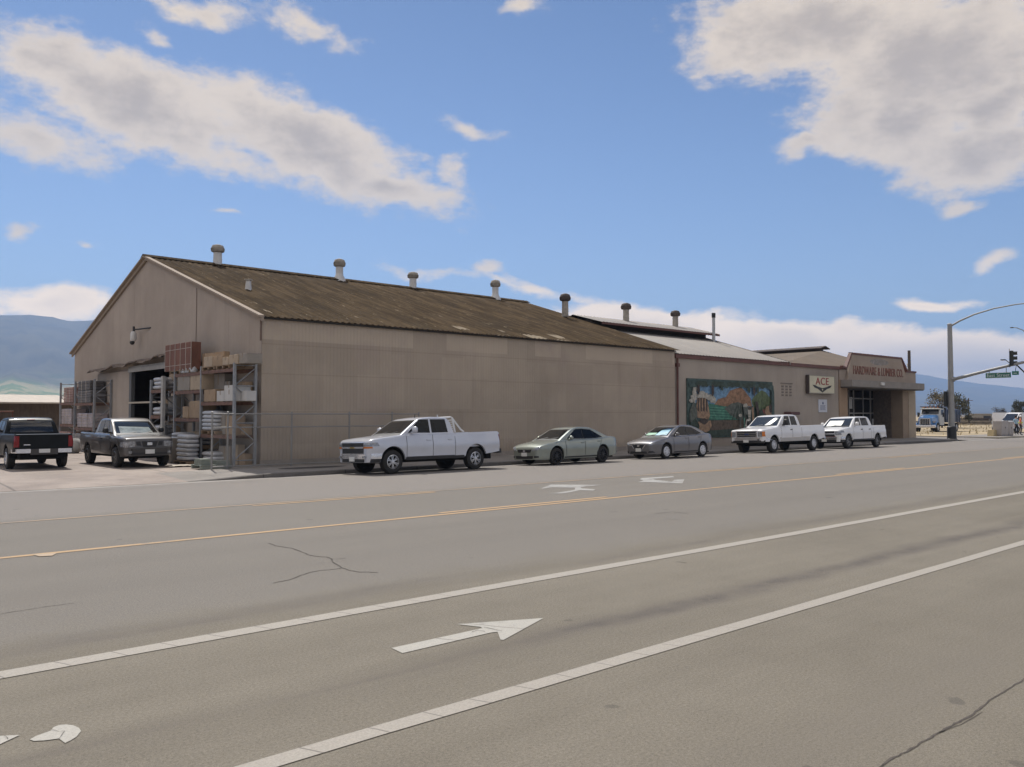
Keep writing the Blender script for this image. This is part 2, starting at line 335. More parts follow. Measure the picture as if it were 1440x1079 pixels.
def strip(name, y0, y1, x0, x1, m, wob=.015):
    mb = MB(); n = max(2, int((x1-x0)/.8)); rows = []
    for i in range(n+1):
        x = x0+(x1-x0)*i/n; k = math.sin(x*.35)*wob
        rows.append([(x, y0+k+random.uniform(-.006,.006), .005), (x, y1+k+random.uniform(-.006,.006), .005)])
    return mb.grid(rows).build(name, m, rd)
def line_y(px, py): return gp(px, py)[1]
strip('white_lane_line', 7.18, 7.385, -30, 160, WHITE_P)
strip('white_lane_line', 4.375, 4.535, -30, 160, WHITE_P)
strip('yellow_line', 13.10, 13.24, -60, 130, YEL_P)
for x0, x1 in ((-4.6,.2),(10.0,14.9),(26.0,31.0),(41,46),(56,61),(71,76)): strip('yellow_dash', 13.36, 13.50, x0, x1, YEL_P)
strip('yellow_line', 17.30, 17.42, -60, 130, YEL_F)
for x0, x1 in ((-12,-7.4),(7.8,12.6),(23,27.6),(38,42.6)): strip('yellow_dash', 17.05, 17.17, x0, x1, YEL_P)
def gpoly(name, pts, m, z=.005): return MB().face([(*gp(px,py,z), z) for px,py in pts]).build(name, m, rd)
gpoly('bike_arrow', [(552.5,907.5),(567.5,914.7),(690.8,886.3),(700,885.4),(704,896),(708,896.6),(764,866.3),(643,874.7),(676,878.6),(679,880.2)], WHITE_A)
hp = [(535,340),(620,290),(830,215),(870,165),(950,135),(1050,128),(1150,140),(1230,175),(1262,220),(1200,300),(1110,355),(1040,388),(1010,370),(950,325),(750,352),(590,360)]
gpoly('bike_symbol', [(x/10.29, 1000+y/10.29) for x,y in hp], WHITE_A)
gpoly('bike_symbol', [(-60,1036),(-10,1030),(10,1028),(38,1026.7),(-14,1051),(-90,1080),(-110,1070)], WHITE_A)
za = lambda L: [(740+x/5.54, 660+y/5.54) for x,y in L]
gpoly('turn_arrow', za([(108,150),(190,117),(590,119),(420,137),(430,146),(535,153),(520,164),(420,160),(290,186),(160,186),(250,178),(375,158),(380,141),(200,138)]), WHITE_F)
gpoly('turn_arrow', za([(865,98),(910,88),(880,74),(900,66),(1140,52),(1150,60),(985,72),(1000,80),(1130,95),(1150,80),(1228,76),(1212,108),(1100,104),(960,98)]), WHITE_F)
gpoly('road_patch', [(50,778.2),(84,776.5),(78,780),(60,781)], paint('orange_mark', (.40,.30,.2), 0, .5), .009)
CRK = mat('crack_tar', (.078,.066,.055), .95, var=.4, scale=20)
crack_hi = []
def crack(pts, wpx, z=.003):
    mb = MB(); rows = []; P = []
    for i in range(len(pts)-1):
        n = max(3, int(math.hypot(pts[i+1][0]-pts[i][0], pts[i+1][1]-pts[i][1])/5))
        for k in range(n): P.append((pts[i][0]+(pts[i+1][0]-pts[i][0])*k/n, pts[i][1]+(pts[i+1][1]-pts[i][1])*k/n))
    P.append(pts[-1]); G = [Vector(gp(*p)) for p in P]
    for i, gpt in enumerate(G):
        dd = (G[min(i+1,len(G)-1)]-G[max(0,i-1)]).normalized(); nn = Vector((-dd.y, dd.x)); j = gpt+nn*random.uniform(-1,1)*wpx*.8
        ww = wpx*random.uniform(.45,1.1); a = j-nn*ww; c = j+nn*ww
        rows.append([(a.x,a.y,z),(c.x,c.y,z)])
    return mb.grid(rows).build('crack', CRK, rd)
zc = lambda L: [(370+x/7.2, 740+y/7.2) for x,y in L]
crack(zc([(80,165),(140,190),(300,215),(380,240),(470,280),(560,298),(650,303),(700,320),(705,350),(760,380),(810,412),(900,440),(980,452),(1080,455),(1170,460)]), .016)
crack(zc([(110,565),(290,530),(400,485),(480,460),(600,437),(720,428),(800,418)]), .012)
crack(zc([(700,325),(780,322),(860,312)]), .008)
crack([(1218,1085),(1240,1062),(1270,1048),(1300,1030),(1330,1014),(1355,1002),(1380,982),(1410,963),(1445,943)], .009)
crack([(1312,1024),(1345,1012),(1372,996)], .004)
for cc in ([(681,880),(690,882),(706,885.5)],[(664,887),(672,884),(683,886)]): crack_hi.append(cc)
crack([(920,722),(945,719),(966,722)], .012); crack([(935,729),(962,731)], .01)
crack([(0,695),(60,692),(120,690),(180,687),(250,682),(320,678.5),(366,676)], .02)
crack([(0,862),(70,851),(110,846)], .006)
for cc in crack_hi: crack(cc, .004, .0095)
for cc in ([(82,1021),(92,1024),(100,1023)],[(100,1023),(96,1029),(93,1033)],[(16,1029),(22,1034)]): crack(cc, .0018, .0095)
# hills ----------------------------------------------------------
def hill_mat():
    m, nb, b, P = newmat('hill_scrub', .95); x, y, z = nb.xyz(P)
    n = nb.noise(P, .0035, 8, .65); n2 = nb.noise(P, .0011, 4, .5)
    c = nb.mix(nb.ss(n, .38, .62), (.03,.034,.026), (.085,.08,.05))
    lowf = nb.ss(nb.m('ADD', z, nb.m('MULTIPLY', nb.m('SUBTRACT', n2, .5), 260)), 60, 190, 1.0, 0.0)
    n3 = nb.noise(nb.mapv(P, (1,1,4)), .006, 4, .6)
    lowf = nb.m('MULTIPLY', lowf, nb.ss(nb.m('SUBTRACT', y, x), -500, 1500))
    fields = nb.mix(nb.ss(n3, .44, .56), (.12,.19,.055), (.34,.31,.15))
    c = nb.mix(lowf, c, fields)
    nb.L.new(c, b.inputs['Base Color']); return m
RP = [(-2600,500),(-900,470),(-300,452),(-60,444),(0,442.5),(45,441.5),(72,444),(98,450),(118,451),(134,448),(200,455),(400,480),(700,500),(1000,512),(1288,525),(1330,532),(1400,541),(1440,545.5),(1600,556),(2200,566),(5000,575)]
def ridge(px):
    for (a, b), (c, e) in zip(RP, RP[1:]):
        if a <= px <= c: return b+(e-b)*(px-a)/(c-a)
    return 575
from mathutils import noise as mn
rows = []
prof = [(2300,-.01),(2700,.03),(3100,.07),(3500,.13),(3900,.20),(4300,.27),(4600,.36),(4900,.46),(5200,.57),(5500,.69),(5800,.82),(6100,.94),(6300,1.0),(6500,.97),(6900,.8),(7400,.4),(7900,-.02)]
azs = [R(-66+132*i/330) for i in range(331)]
for r, k in prof:
    row = []
    for a in azs:
        px = 720+F*math.tan(a); far = 1+.75*min(1, max(0, (px-300)/900)); rr = r*far*(1+.05*mn.noise(Vector((a*9,2.1,0))))
        top = (HOR-ridge(px))/F*math.cos(a)*6300*far
        h = k*top
        if .05 < k < .96: h += (top*.17)*(mn.fractal(Vector((a*26, r/700, 3.3)), 1.0, 2.0, 5))*min(1, k*2.2)
        if k >= .96: h += 9*mn.noise(Vector((a*60,1,7)))
        fwd, rt = math.cos(a)*rr, math.sin(a)*rr
        row.append((fwd*CY+rt*SY, fwd*SY-rt*CY, max(h, -.6)+(0 if k > 0 else -1)))
    rows.append(row)
tag(MB().grid(rows).build('hills', hill_mat(), smooth=60), kind='structure')
# ------------------------------------------------------------------ building materials
def wall_mat(name, base, patch=True, seams=()):
    m, nb, b, P = newmat(name, .75); x, y, z = nb.xyz(P)
    h = nb.m('ADD', x, nb.m('MULTIPLY', y, 1.0))
    n = nb.noise(P, .35, 6, .6); st = nb.noise(nb.mapv(P, (1,1,.06)), 2.2, 6, .65)
    c = nb.mix(nb.ss(n, .3, .7), [k*.88 for k in base], [min(1,k*1.08) for k in base])
    c = nb.mix(nb.m('MULTIPLY', nb.ss(st, .52, .74), .30), c, [k*.62 for k in base])
    if patch:   # overpainted rectangles of slightly different paint
        def sheets(w_, h_, ox):
            v = nb.N.new('ShaderNodeTexBrick'); v.inputs['Scale'].default_value = 1.0; v.inputs['Mortar Size'].default_value = 0.0; v.inputs['Brick Width'].default_value = w_; v.inputs['Row Height'].default_value = h_
            v.inputs['Color1'].default_value = (0,0,0,1); v.inputs['Color2'].default_value = (1,1,1,1); v.offset = .37; v.squash = 1.0
            nb.L.new(nb.comb(nb.m('ADD', h, ox), nb.m('ADD', z, ox*.3), 0.0), v.inputs['Vector']); return nb.xyz(v.outputs['Color'])[0]
        c = nb.mix(nb.m('MULTIPLY', nb.ss(sheets(2.9, 1.35, 1.7), .62, .66), .20), c, [min(1,k*1.3) for k in base])
        c = nb.mix(nb.m('MULTIPLY', nb.ss(sheets(1.9, 2.3, .6), .70, .74), .22), c, [k*.70 for k in base])
        c = nb.mix(nb.m('MULTIPLY', nb.m('MULTIPLY', nb.ss(z, 4.70, 4.73), nb.ss(sheets(1.75, 9.0, .9), .33, .36)), .62), c, [min(1,k*1.3) for k in base])
        c = nb.mix(nb.m('MULTIPLY', nb.ss(nb.noise(P, .5, 4, .6), .5, .7), .5), c, (base[0]*.93, base[1]*.90, base[2]*.97))
    for zz in seams:
        q = nb.m('ABSOLUTE', nb.m('SUBTRACT', z, zz)); c = nb.mix(nb.ss(q, .012, .03, .22, 0), c, [k*.4 for k in base])
    low_dark = nb.ss(nb.m('ADD', z, nb.m('MULTIPLY', nb.m('SUBTRACT', st, .5), 1.2)), .25, .75, .35, 0.0)  # darker towards the bottom, edge broken by the streak noise
    c = nb.mix(low_dark, c, [k*.55 for k in base])
    nb.L.new(c, b.inputs['Base Color']); b.inputs['Specular IOR Level'].default_value = .3
    return m
def roof_mat():
    m, nb, b, P = newmat('mossy_roof_sheet', .95); x, y, z = nb.xyz(P)
    n = nb.noise(nb.mapv(P, (1.6,.16,.3)), 1.5, 9, .75); big = nb.noise(P, .15, 5, .6); sp = nb.noise(nb.mapv(P, (3.2,.30,1)), 2.6, 5, .7)
    c = nb.mix(nb.ss(n, .40, .62), (.052,.037,.022), (.098,.070,.042))
    c = nb.mix(nb.m('MULTIPLY', nb.ss(big, .45, .7), .5), c, (.045,.035,.025))
    c = nb.mix(nb.m('MULTIPLY', nb.ss(sp, .60, .70), .75), c, (.27,.22,.155))
    v = nb.N.new('ShaderNodeTexVoronoi'); v.distance = 'CHEBYCHEV'; v.inputs['Scale'].default_value = 1.0; nb.L.new(nb.mapv(nb.comb(x, y, 0.0), (1.1, .55, 1)), v.inputs['Vector'])
    vx, vy, vz = nb.xyz(v.outputs['Color'])
    c = nb.mix(nb.m('MULTIPLY', nb.m('MULTIPLY', nb.ss(vx, .93, .94), .75), nb.ss(y, 29.9, 30.3, 1, 0)), c, (.32,.27,.20))
    c = nb.mix(nb.m('MULTIPLY', nb.ss(vy, .8, .84), .3), c, (.032,.025,.018))
    row = nb.m('ABSOLUTE', nb.m('SUBTRACT', nb.m('FRACT', nb.m('DIVIDE', y, 2.55)), .5)); c = nb.mix(nb.ss(row, .485, .496, 0, .45), c, (.03,.025,.02))
    nb.L.new(c, b.inputs['Base Color']); b.inputs['Specular IOR Level'].default_value = .04; b.inputs['Roughness'].default_value = 1.0
    return m
WB = (.40,.328,.255)
W1 = wall_mat('tan_corrugated_wall', WB, True, (2.05,3.45,4.55)); W1G = wall_mat('tan_gable_wall', (.395,.333,.278), False); W2 = wall_mat('tan_stucco_wall', (.355,.302,.252), False)
W3 = mat('brown_stucco', (.30,.225,.16), .85, var=.15, scale=.8); RF1 = roof_mat()
RF2 = mat('grey_metal_roof', (.27,.245,.215), .7, var=.1, scale=.4, stretch=(2,.2,1)); RF3 = mat('brown_gravel_roof', (.145,.112,.08), .95, var=.14, scale=.7)
TRIM_T = mat('tan_trim', (.30,.24,.185), .85, var=.1, scale=3); TRIM_R = mat('dark_red_trim', (.115,.045,.034), .6, var=.2, scale=2)
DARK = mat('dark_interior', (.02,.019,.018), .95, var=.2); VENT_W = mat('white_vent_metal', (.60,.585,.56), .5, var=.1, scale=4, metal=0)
VENT_G = mat('weathered_zinc', (.34,.305,.26), .85, 0.0, var=.3, scale=5); VENT_R = mat('rusty_vent_cap', (.085,.065,.055), .7, var=.4, scale=6)
GALV = mat('galvanised_steel', (.40,.40,.39), .45, .6, var=.15, scale=4); BLACK = mat('black_plastic', (.018,.018,.019), .5, var=.2)
RUST = mat('rust_red_steel', (.16,.065,.04), .8, var=.35, scale=4); GREYW = mat('grey_painted_wood', (.30,.29,.27), .8, var=.2, scale=3)
# ------------------------------------------------------------------ warehouse
X0, X1, Y0, Y1, EZ, RZ, YM = 13.5, 37.9, 29.0, 54.0, 5.55, 9.45, 41.5
ZB = .07
def wave(t, pitch, amp): return amp*math.cos(2*math.pi*t/pitch)
B1 = empty('warehouse', (X0, Y0, 0), 0, 'long tan corrugated metal warehouse with mossy brown gabled roof and ridge vents', 'warehouse')
def off(mb): mb.v = [(x-X0, y-Y0, z) for x,y,z in mb.v]; return mb
def roofz(y): return EZ+(RZ-EZ)*(1-abs(y-YM)/(YM-Y0))
DY0, DY1, DZ = 38.3, 43.35, 4.05
mb = MB(); p = .15; rows = []; n = int((X1-X0)/p*4)
rows = [[(x, Y0+wave(x, p, .007), ZB), (x, Y0+wave(x, p, .007), EZ+.02)] for x in (X0+(X1-X0)*i/n for i in range(n+1))]
mb.grid(rows); off(mb).build('wall', W1, B1, smooth=50)
mb = MB(); n = int((Y1-Y0)/p*4); prev = None
yl = sorted(set([Y0+(Y1-Y0)*i/n for i in range(n+1)]+[DY0-1e-4,DY0,DY1,DY1+1e-4]))
rows = [[(X0+wave(y,p,.016), y, DZ if DY0 <= y <= DY1 else ZB), (X0+wave(y,p,.016), y, roofz(y)-.02)] for y in yl]
mb.grid(rows); off(mb).build('gable_wall', W1G, B1, smooth=50)
vy = at_x(275, X0)[1]; off(MB().box(X0-.03,X0-.017,vy-.012,vy+.012,3.4,roofz(vy)-.2)).build('wall_seam', mat('seam_brown', (.27,.22,.18), .8), B1)
mb = MB(); mb.face([(X1,Y0,ZB),(X1,Y1,ZB),(X1,Y1,EZ),(X1,YM,RZ-.03),(X1,Y0,EZ)]).face([(X0,Y1,ZB),(X1,Y1,ZB),(X1,Y1,EZ),(X0,Y1,EZ)])
off(mb).build('rear_wall', W1, B1)
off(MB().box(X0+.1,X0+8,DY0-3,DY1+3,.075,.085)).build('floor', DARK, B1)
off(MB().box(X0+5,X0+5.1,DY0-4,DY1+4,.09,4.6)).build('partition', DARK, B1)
im = MB()
for k in range(9): im.rbox(X0+2.2+.3*(k%2),X0+3.2,DY0-1+.75*k,DY0-.35+.75*k,.09+1.3*(k%3 == 1),1.1+1.3*(k%3 == 1)+.25*(k%2),.02)
for zz in (1.35,2.7): im.box(X0+2.1,X0+3.3,DY0-1.5,DY1+2,zz-.06,zz)
off(im).build('inside_shelving', mat('inside_stock', (.13,.095,.07), .9, var=.4, scale=1.5), B1)
mb = MB(); pr = .27; n = int((X1-X0+.5)/pr*4)
for sgn in (-1, 1):
    ye = YM+sgn*(YM-Y0+.22); ze = EZ-(RZ-EZ)*.22/(YM-Y0)
    rows = []
    for i in range(n+1):
        x = X0-.22+(X1-X0+.5)*i/n; wv = wave(x, pr, .022)+.055
        row = []
        for k in range(6):
            t = k/5; y = ye+(YM-ye)*t; row.append((x, y, ze+(RZ-ze)*t+wv+.012*mn.noise(Vector((x*.6,y*.5,0)))))
        rows.append(row)
    mb.grid(rows)
RF = off(mb).build('roof', RF1, B1, smooth=50)
mb = MB().prism([(-.30,-.05),(0,.07),(.30,-.05),(.30,-.01),(0,.13),(-.30,-.01)], lambda a,b,d: (d, YM+a, RZ+.04+b), X0-.25, X1+.3)
off(mb).build('ridge_cap', RF1, RF)
mb = MB()
for sgn in (-1, 1):
    ye = YM+sgn*(YM-Y0+.24); ze = EZ-(RZ-EZ)*.24/(YM-Y0)
    for x0, x1, zt, th in ((X0-.25,X0-.03,.09,.07),(X0-.12,X0-.04,.015,.15)):
        v = [(x0,ye,ze+zt-th),(x1,ye,ze+zt-th),(x1,ye,ze+zt),(x0,ye,ze+zt)]+[(x0,YM,RZ+zt-th+.01),(x1,YM,RZ+zt-th+.01),(x1,YM,RZ+zt+.01),(x0,YM,RZ+zt+.01)]
        mb.add(v, [(0,1,2,3),(7,6,5,4),(0,4,5,1),(1,5,6,2),(2,6,7,3),(3,7,4,0)])
off(mb).build('rake_trim', TRIM_T, B1)
off(MB().box(X0+.02,X1,Y0-.13,Y0-.05,EZ-.10,EZ-.035)).build('eave_shade_strip', mat('eave_shade_dark', (.04,.033,.028), .8), B1)  # dark strip modelled for the shade line under the eave, no real gutter
off(MB().tube([(X0-.06,Y0-.03,EZ-.1),(X0-.06,Y0-.03,EZ-.9)], .04, 6)).build('corner_trim', mat('corner_brown', (.15,.105,.08), .8), B1)
off(MB().box(X0-.05,X1-.1,Y0-.06,Y0-.022,ZB-.02,.28)).build('wall_base', concrete('wall_base_concrete', (.24,.21,.18), (.31,.27,.235)), B1)
def ridge_vent(name, px, mats, h=1.05, rd=.21, cap=.31, flare=False, Yr=YM, z0=RZ, par=RF, ox=X0, oy=Y0):
    X = at_y(px, Yr)[0]
    v = MB().lathe([(rd*(2.0 if flare else 1.05),-.15),(rd*(1.7 if flare else 1.02),.05),(rd*1.05,.32),(rd,.42),(rd,h*.66)], (0,0,0), 'z', 18).build(name, mats[0], par, smooth=40, loc=(X-ox,Yr-oy,z0))
    c = MB().lathe([(rd*.9,h*.62),(cap*.93,h*.66),(cap,h*.72),(cap*1.02,h*.80),(cap*.97,h*.88),(cap*.74,h*.96),(cap*.36,h*1.0),(0,h*1.01)], (0,0,0), 'z', 24)
    for k in range(24):
        a = 2*math.pi*k/24; c.tube([(cap*.98*math.cos(a),cap*.98*math.sin(a),h*.67),(cap*1.07*math.cos(a+.1),cap*1.07*math.sin(a+.1),h*.79),(cap*.8*math.cos(a+.2),cap*.8*math.sin(a+.2),h*.95)], .018, 4)
    c.build('vent_cap', mats[1], v, smooth=40); return v
for px, fl, hh in ((303.5,0,1.10),(476,1,1.24),(580,0,1.06),(696.5,1,1.28)): ridge_vent('roof_vent', px, (VENT_W, VENT_G), hh, flare=fl)
x, y = at_x(349, X0+2.3); yv = 34.6; x = at_y(347.5, yv)[0]; zv = roofz(yv)+.05
sv = MB().lathe([(.17,-.12),(.155,.0),(.12,.32),(.12,.40)], (0,0,0), 'z', 4).build('roof_vent', VENT_W, RF, loc=(x-X0,yv-Y0,zv))
MB().lathe([(.0,.39),(.19,.40),(.19,.45),(0,.47)], (0,0,0), 'z', 4).build('vent_cap', VENT_G, sv)
# sliding door, track canopy, header
SD0, SD1 = DY1+.0, 48.7
mb = MB(); n = int((SD1-SD0)/p*4)
mb.grid([[(X0-.14+wave(y,p,.014), y, .14), (X0-.14+wave(y,p,.014), y, 4.12)] for y in (SD0+(SD1-SD0)*i/n for i in range(n+1))])
mb.box(X0-.16,X0-.06,SD1,SD1+.05,.14,4.12)
SLD = off(mb).build('sliding_door', W1G, B1, smooth=50)
off(MB().box(X0-.20,X0-.03,SD0-.34,SD0-.01,.14,4.15)).build('door_edge', mat('dark_grey_metal', (.10,.10,.10), .6), SLD)
mb = MB(); rows = []
for i in range(25):
    y = SD1+.35-(SD1+.35-DY0+.6)*i/24; s = .05*math.sin(i*.9)+.03*math.sin(i*2.3); z = 4.27+.30*(i/24)+s*.5
    rows.append([(X0-.02,y,z+.10),(X0-.30,y,z+.05+s*.4),(X0-.62,y,z-.05+s),(X0-.64,y,z-.11+s),(X0-.30,y,z-.01+s*.4)])
off(mb.grid(rows)).build('door_canopy', mat('weathered_canopy', (.16,.12,.09), .9, var=.4, scale=2), B1, smooth=50)
off(MB().box(X0-.30,X0-.04,DY0-1.2,DY1-.15,DZ-.02,4.28).box(X0-.36,X0-.31,DY0-.9,DY1-.3,DZ-.06,DZ+.12)).build('door_header', GREYW, B1)
off(MB().box(X0-.22,X0-.10,DY0-.2,DY1,2.48,2.56)).build('gate_bar', mat('pale_bar', (.42,.37,.29), .7), B1)
# lamp bracket with camera on the gable
lp = empty('wall_lamp', (0,0,0)); lp.parent = B1; ly = at_x(186.5, X0-.35)[1]; zl = 1.95+(583-467)/1180*41.5
fl = off(MB().tube([(X0,ly-1.35,zl+.02),(X0-.35,ly,zl)], .035, 6).tube([(X0-.35,ly,zl+.16),(X0-.35,ly,zl-.12)], .06, 6)).build('bracket', BLACK, lp)
off(MB().lathe([(.09,0),(.14,-.1),(.15,-.38),(.11,-.46),(0,-.48)], (X0-.36,ly,zl-.08), 'z', 12)).build('lamp_housing', VENT_W, lp, smooth=40)
off(MB().lathe([(0,-.46),(.11,-.48),(.12,-.56),(.05,-.64)], (X0-.40,ly+.05,zl-.08), 'z', 10)).build('lens_shade', BLACK, lp, smooth=40)
# ------------------------------------------------------------------ middle store wing
B2 = empty('store_wing', (38, 29, 0), 0, 'tan stucco store wing with red eave trim and pale grey raised-ridge roof', 'building')
def off2(mb): mb.v = [(x-38, y-29, z) for x,y,z in mb.v]; return mb
XE, XR = 56.7, 49.8
wallm = MB().box(37.94,XE,29.06,29.3,ZB-.02,5.12).face([(XR,29.3,5.2),(XR,37,7.72),(XR,46,5.0),(XR,46,.1),(XR,29.3,.1)])
off2(wallm).build('wall', W2, B2)
off2(MB().box(37.96,XE+.25,28.94,29.34,5.12,5.34)).build('eave_trim', TRIM_R, B2)
rz2 = lambda y: 5.36+(y-28.94)*.307
mb = MB(); n = int((XR+.15-37.96)/.3*4); rows = []
for i in range(n+1):
    xx = 37.96+(XR+.15-37.96)*i/n; wv = wave(xx,.3,.018)
    rows.append([(xx, 28.9, rz2(28.9)+.02+wv), (xx, 37.0, rz2(37)+.02+wv), (xx, 46, rz2(28)+.02+wv)])
R2 = off2(mb.grid(rows)).build('roof', RF2, B2, smooth=50)
off2(MB().add([(XR+.16,28.88,rz2(28.88)-.14),(XR+.2,28.88,rz2(28.88)-.14),(XR+.2,28.88,rz2(28.88)+.06),(XR+.16,28.88,rz2(28.88)+.06),(XR+.16,37,rz2(37)-.14),(XR+.2,37,rz2(37)-.14),(XR+.2,37,rz2(37)+.06),(XR+.16,37,rz2(37)+.06)],[(0,1,2,3),(7,6,5,4),(0,4,5,1),(1,5,6,2),(2,6,7,3),(3,7,4,0)])).build('verge_trim', RF2, R2)
# raised ridge (monitor)
MO = off2(MB().box(38.1,XR+.1,35.4,38.6,6.9,7.86)).build('roof_monitor', mat('monitor_wall', (.05,.042,.038), .9), R2)
yr, zr, ye, ze = 37.0, 8.28, 34.5, 7.62
mb = MB()
for sg in (1,-1):
    yy = yr-sg*(yr-ye); rows = []
    n = 160
    for i in range(n+1):
        xx = 37.98+(50.25-37.98)*i/n; wv = wave(xx,.31,.015); rows.append([(xx,yy,ze+wv),(xx,(yy+yr)/2,(ze+zr)/2+wv),(xx,yr,zr+wv)])
    mb.grid(rows)
off2(mb).build('monitor_roof', mat('monitor_roof_sheet', (.25,.225,.20), .7, var=.2, scale=1, stretch=(2,.3,1)), MO, smooth=50)
off2(MB().box(37.98,50.25,ye-.03,ye+.03,ze-.15,ze-.015).add([(50.22,ye,ze-.14),(50.27,ye,ze-.14),(50.27,yr,zr-.14),(50.22,yr,zr-.14),(50.22,ye,ze-.02),(50.27,ye,ze-.02),(50.27,yr,zr-.02),(50.22,yr,zr-.02)],[(0,1,2,3),(7,6,5,4),(0,4,5,1),(1,5,6,2),(2,6,7,3),(3,7,4,0)])).build('monitor_fascia', TRIM_R, MO)
for px, hh in ((795,1.30),(881,1.22),(950.5,1.16)): ridge_vent('roof_vent', px, (VENT_G, VENT_R), hh, .2, .32, False, 36.6, 8.15, R2, 38, 29)
px = at_y(1004.5, 34.3); st = off2(MB().tube([(px[0],34.3,6.8),(px[0],34.3,8.75)], .11, 10)).build('flue_pipe', GALV, R2, smooth=40)
off2(MB().tube([(px[0],34.3,8.7),(px[0],34.3,9.02)], .14, 10)).build('flue_cap', BLACK, st)
off2(MB().tube([(38.12,28.96,5.1),(38.12,28.96,.1)], .06, 8).box(38.02,38.24,28.88,29.05,4.62,4.82)).build('downspout', TRIM_R, B2)
# decorative block vent pattern and faded sign patch
mb = MB(); vx0 = at_y(1098,29.06)[0]; vx1 = at_y(1114.5,29.06)[0]
for i in range(3):
    for k in range(4):
        cx = vx0+(vx1-vx0)*(i+.5)/3; cz = 3.15+.19*k; mb.box(cx-.13,cx+.1,29.035,29.058,cz,cz+.10)
off2(mb.box(vx0,vx1,29.03,29.058,3.95,4.0)).build('wall_vent', mat('vent_shadow_paint', (.17,.14,.12), .9), B2)
ax = at_y(1108,29.06)[0]
off2(MB().rbox(ax-.55,ax+.55,28.5,29.05,1.92,2.12,.04)).build('wall_awning', mat('maroon_awning', (.10,.05,.055), .8), B2)
# ------------------------------------------------------------------ hardware store
B3 = empty('hardware_store', (63, 29, 0), 0, 'brown corner hardware store with lettered parapet over a dark recessed entrance', 'building')
def off3(mb): mb.v = [(x-63, y-29, z) for x,y,z in mb.v]; return mb
TAN3 = mat('tan_parapet_stucco', (.335,.27,.215), .85, var=.1, scale=.6); PIL = mat('orange_brown_stucco', (.33,.225,.145), .85, var=.12, scale=.8); PIL2 = mat('pale_tan_stucco', (.40,.325,.24), .85, var=.12, scale=.8)
BRK = mat('dark_brick', (.14,.11,.085), .9, var=.3, scale=5)
mb = MB().box(XE+.04,57.95,29.02,31.6,ZB-.03,4.4,0).box(57.95,66.9,31.5,31.62,ZB-.03,4.4,1).box(66.9,67.9,29.0,31.6,ZB-.03,4.4,2)
mb.box(67.9,69.2,28.97,46,ZB-.03,4.4,3).box(66.82,66.9,29.9,31.5,.08,4.2,1)
off3(mb).build('wall', [PIL, BRK, W3, PIL2], B3)
off3(MB().box(XE+.06,69.2,29.0,31.6,4.4,5.15).box(67.4,69.25,28.95,29.25,4.4,5.28)).build('upper_wall', TAN3, B3)
off3(MB().box(67.35,69.3,28.9,29.3,5.28,5.42)).build('cap_trim', TRIM_R, B3)
PP = [(57.55,4.42),(67.45,4.42),(66.35,6.30),(58.3,6.30)]
par = off3(MB().prism(PP, lambda a,b,d: (a,d,b), 28.82, 28.99)).build('parapet', TAN3, B3)
mb = MB()
for a, c in zip([(56.95,5.34),(57.42,5.25),(58.22,6.34),(66.42,6.34),(67.4,5.42)], [(57.42,5.25),(58.22,6.34),(66.42,6.34),(67.4,5.42)]):
    dv = Vector((c[0]-a[0], c[1]-a[1])).normalized(); nn = Vector((-dv.y, dv.x))*.07; ex = dv*.05
    mb.prism([(a[0]-nn.x-ex.x,a[1]-nn.y-ex.y),(c[0]-nn.x+ex.x,c[1]-nn.y+ex.y),(c[0]+nn.x+ex.x,c[1]+nn.y+ex.y),(a[0]+nn.x-ex.x,a[1]+nn.y-ex.y)], lambda p_,q,d: (p_,d,q), 28.78+.002*len(mb.v)/8, 29.02)
off3(mb).build('parapet_trim', TRIM_R, par)
LET = mat('red_sign_letters', (.215,.10,.075), .85, var=.25, scale=6)
el_ = MB().face([(62.6-63+1.55*math.cos(2*math.pi*k/28), 28.813-29, 5.88+.24*math.sin(2*math.pi*k/28)) for k in range(28)]).build('faded_emblem', mat('faded_grey_paint', (.27,.245,.225), .9, var=.25, scale=4), par)
text_mesh('sign_lettering', 'HARDWARE & LUMBER CO.', .88, LET, par, Matrix.Translation((62.5-63, 28.80-29, 5.13)) @ FACING, .02, .74, 1.02)
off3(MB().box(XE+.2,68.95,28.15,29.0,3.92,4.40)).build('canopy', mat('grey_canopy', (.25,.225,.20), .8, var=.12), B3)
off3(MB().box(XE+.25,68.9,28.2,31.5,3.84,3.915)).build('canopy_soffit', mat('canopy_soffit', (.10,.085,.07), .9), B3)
xs = at_y(1241,28.1)[0]; off3(MB().rbox(xs-.22,xs+.22,28.0,28.15,4.08,4.30,.03)).build('canopy_lamp', VENT_W, B3)
# glazed entrance
GL = mat('dark_shop_glass', (.012,.013,.015), .08, var=.2, spec=.6); FRM = mat('aluminium_frame', (.42,.40,.37), .4, .5)
fr = MB(); GY = 31.35; gx0, gx1 = at_y(1193,GY)[0], at_y(1230.5,GY)[0]
for t, wd in ((0,.06),(.17,.12),(.52,.08),(.80,.12),(1,.06)):
    xx = gx0+(gx1-gx0)*t; fr.box(xx-wd/2,xx+wd/2,GY-.06,GY+.04,.08,3.84)
for zz in (.10,2.05,3.2): fr.box(gx0,gx1,GY-.05,GY+.03,zz-.05,zz+.05)
SF = off3(fr).build('shop_front', FRM, B3)
off3(MB().box(gx0,gx1,GY-.01,GY+.01,.1,3.84)).build('glass_pane', GL, SF)
random.seed(3)
PC = [mat('poster_white', (.5,.49,.46), .8), mat('poster_blue', (.12,.2,.36), .8), mat('poster_red', (.36,.08,.06), .8)]
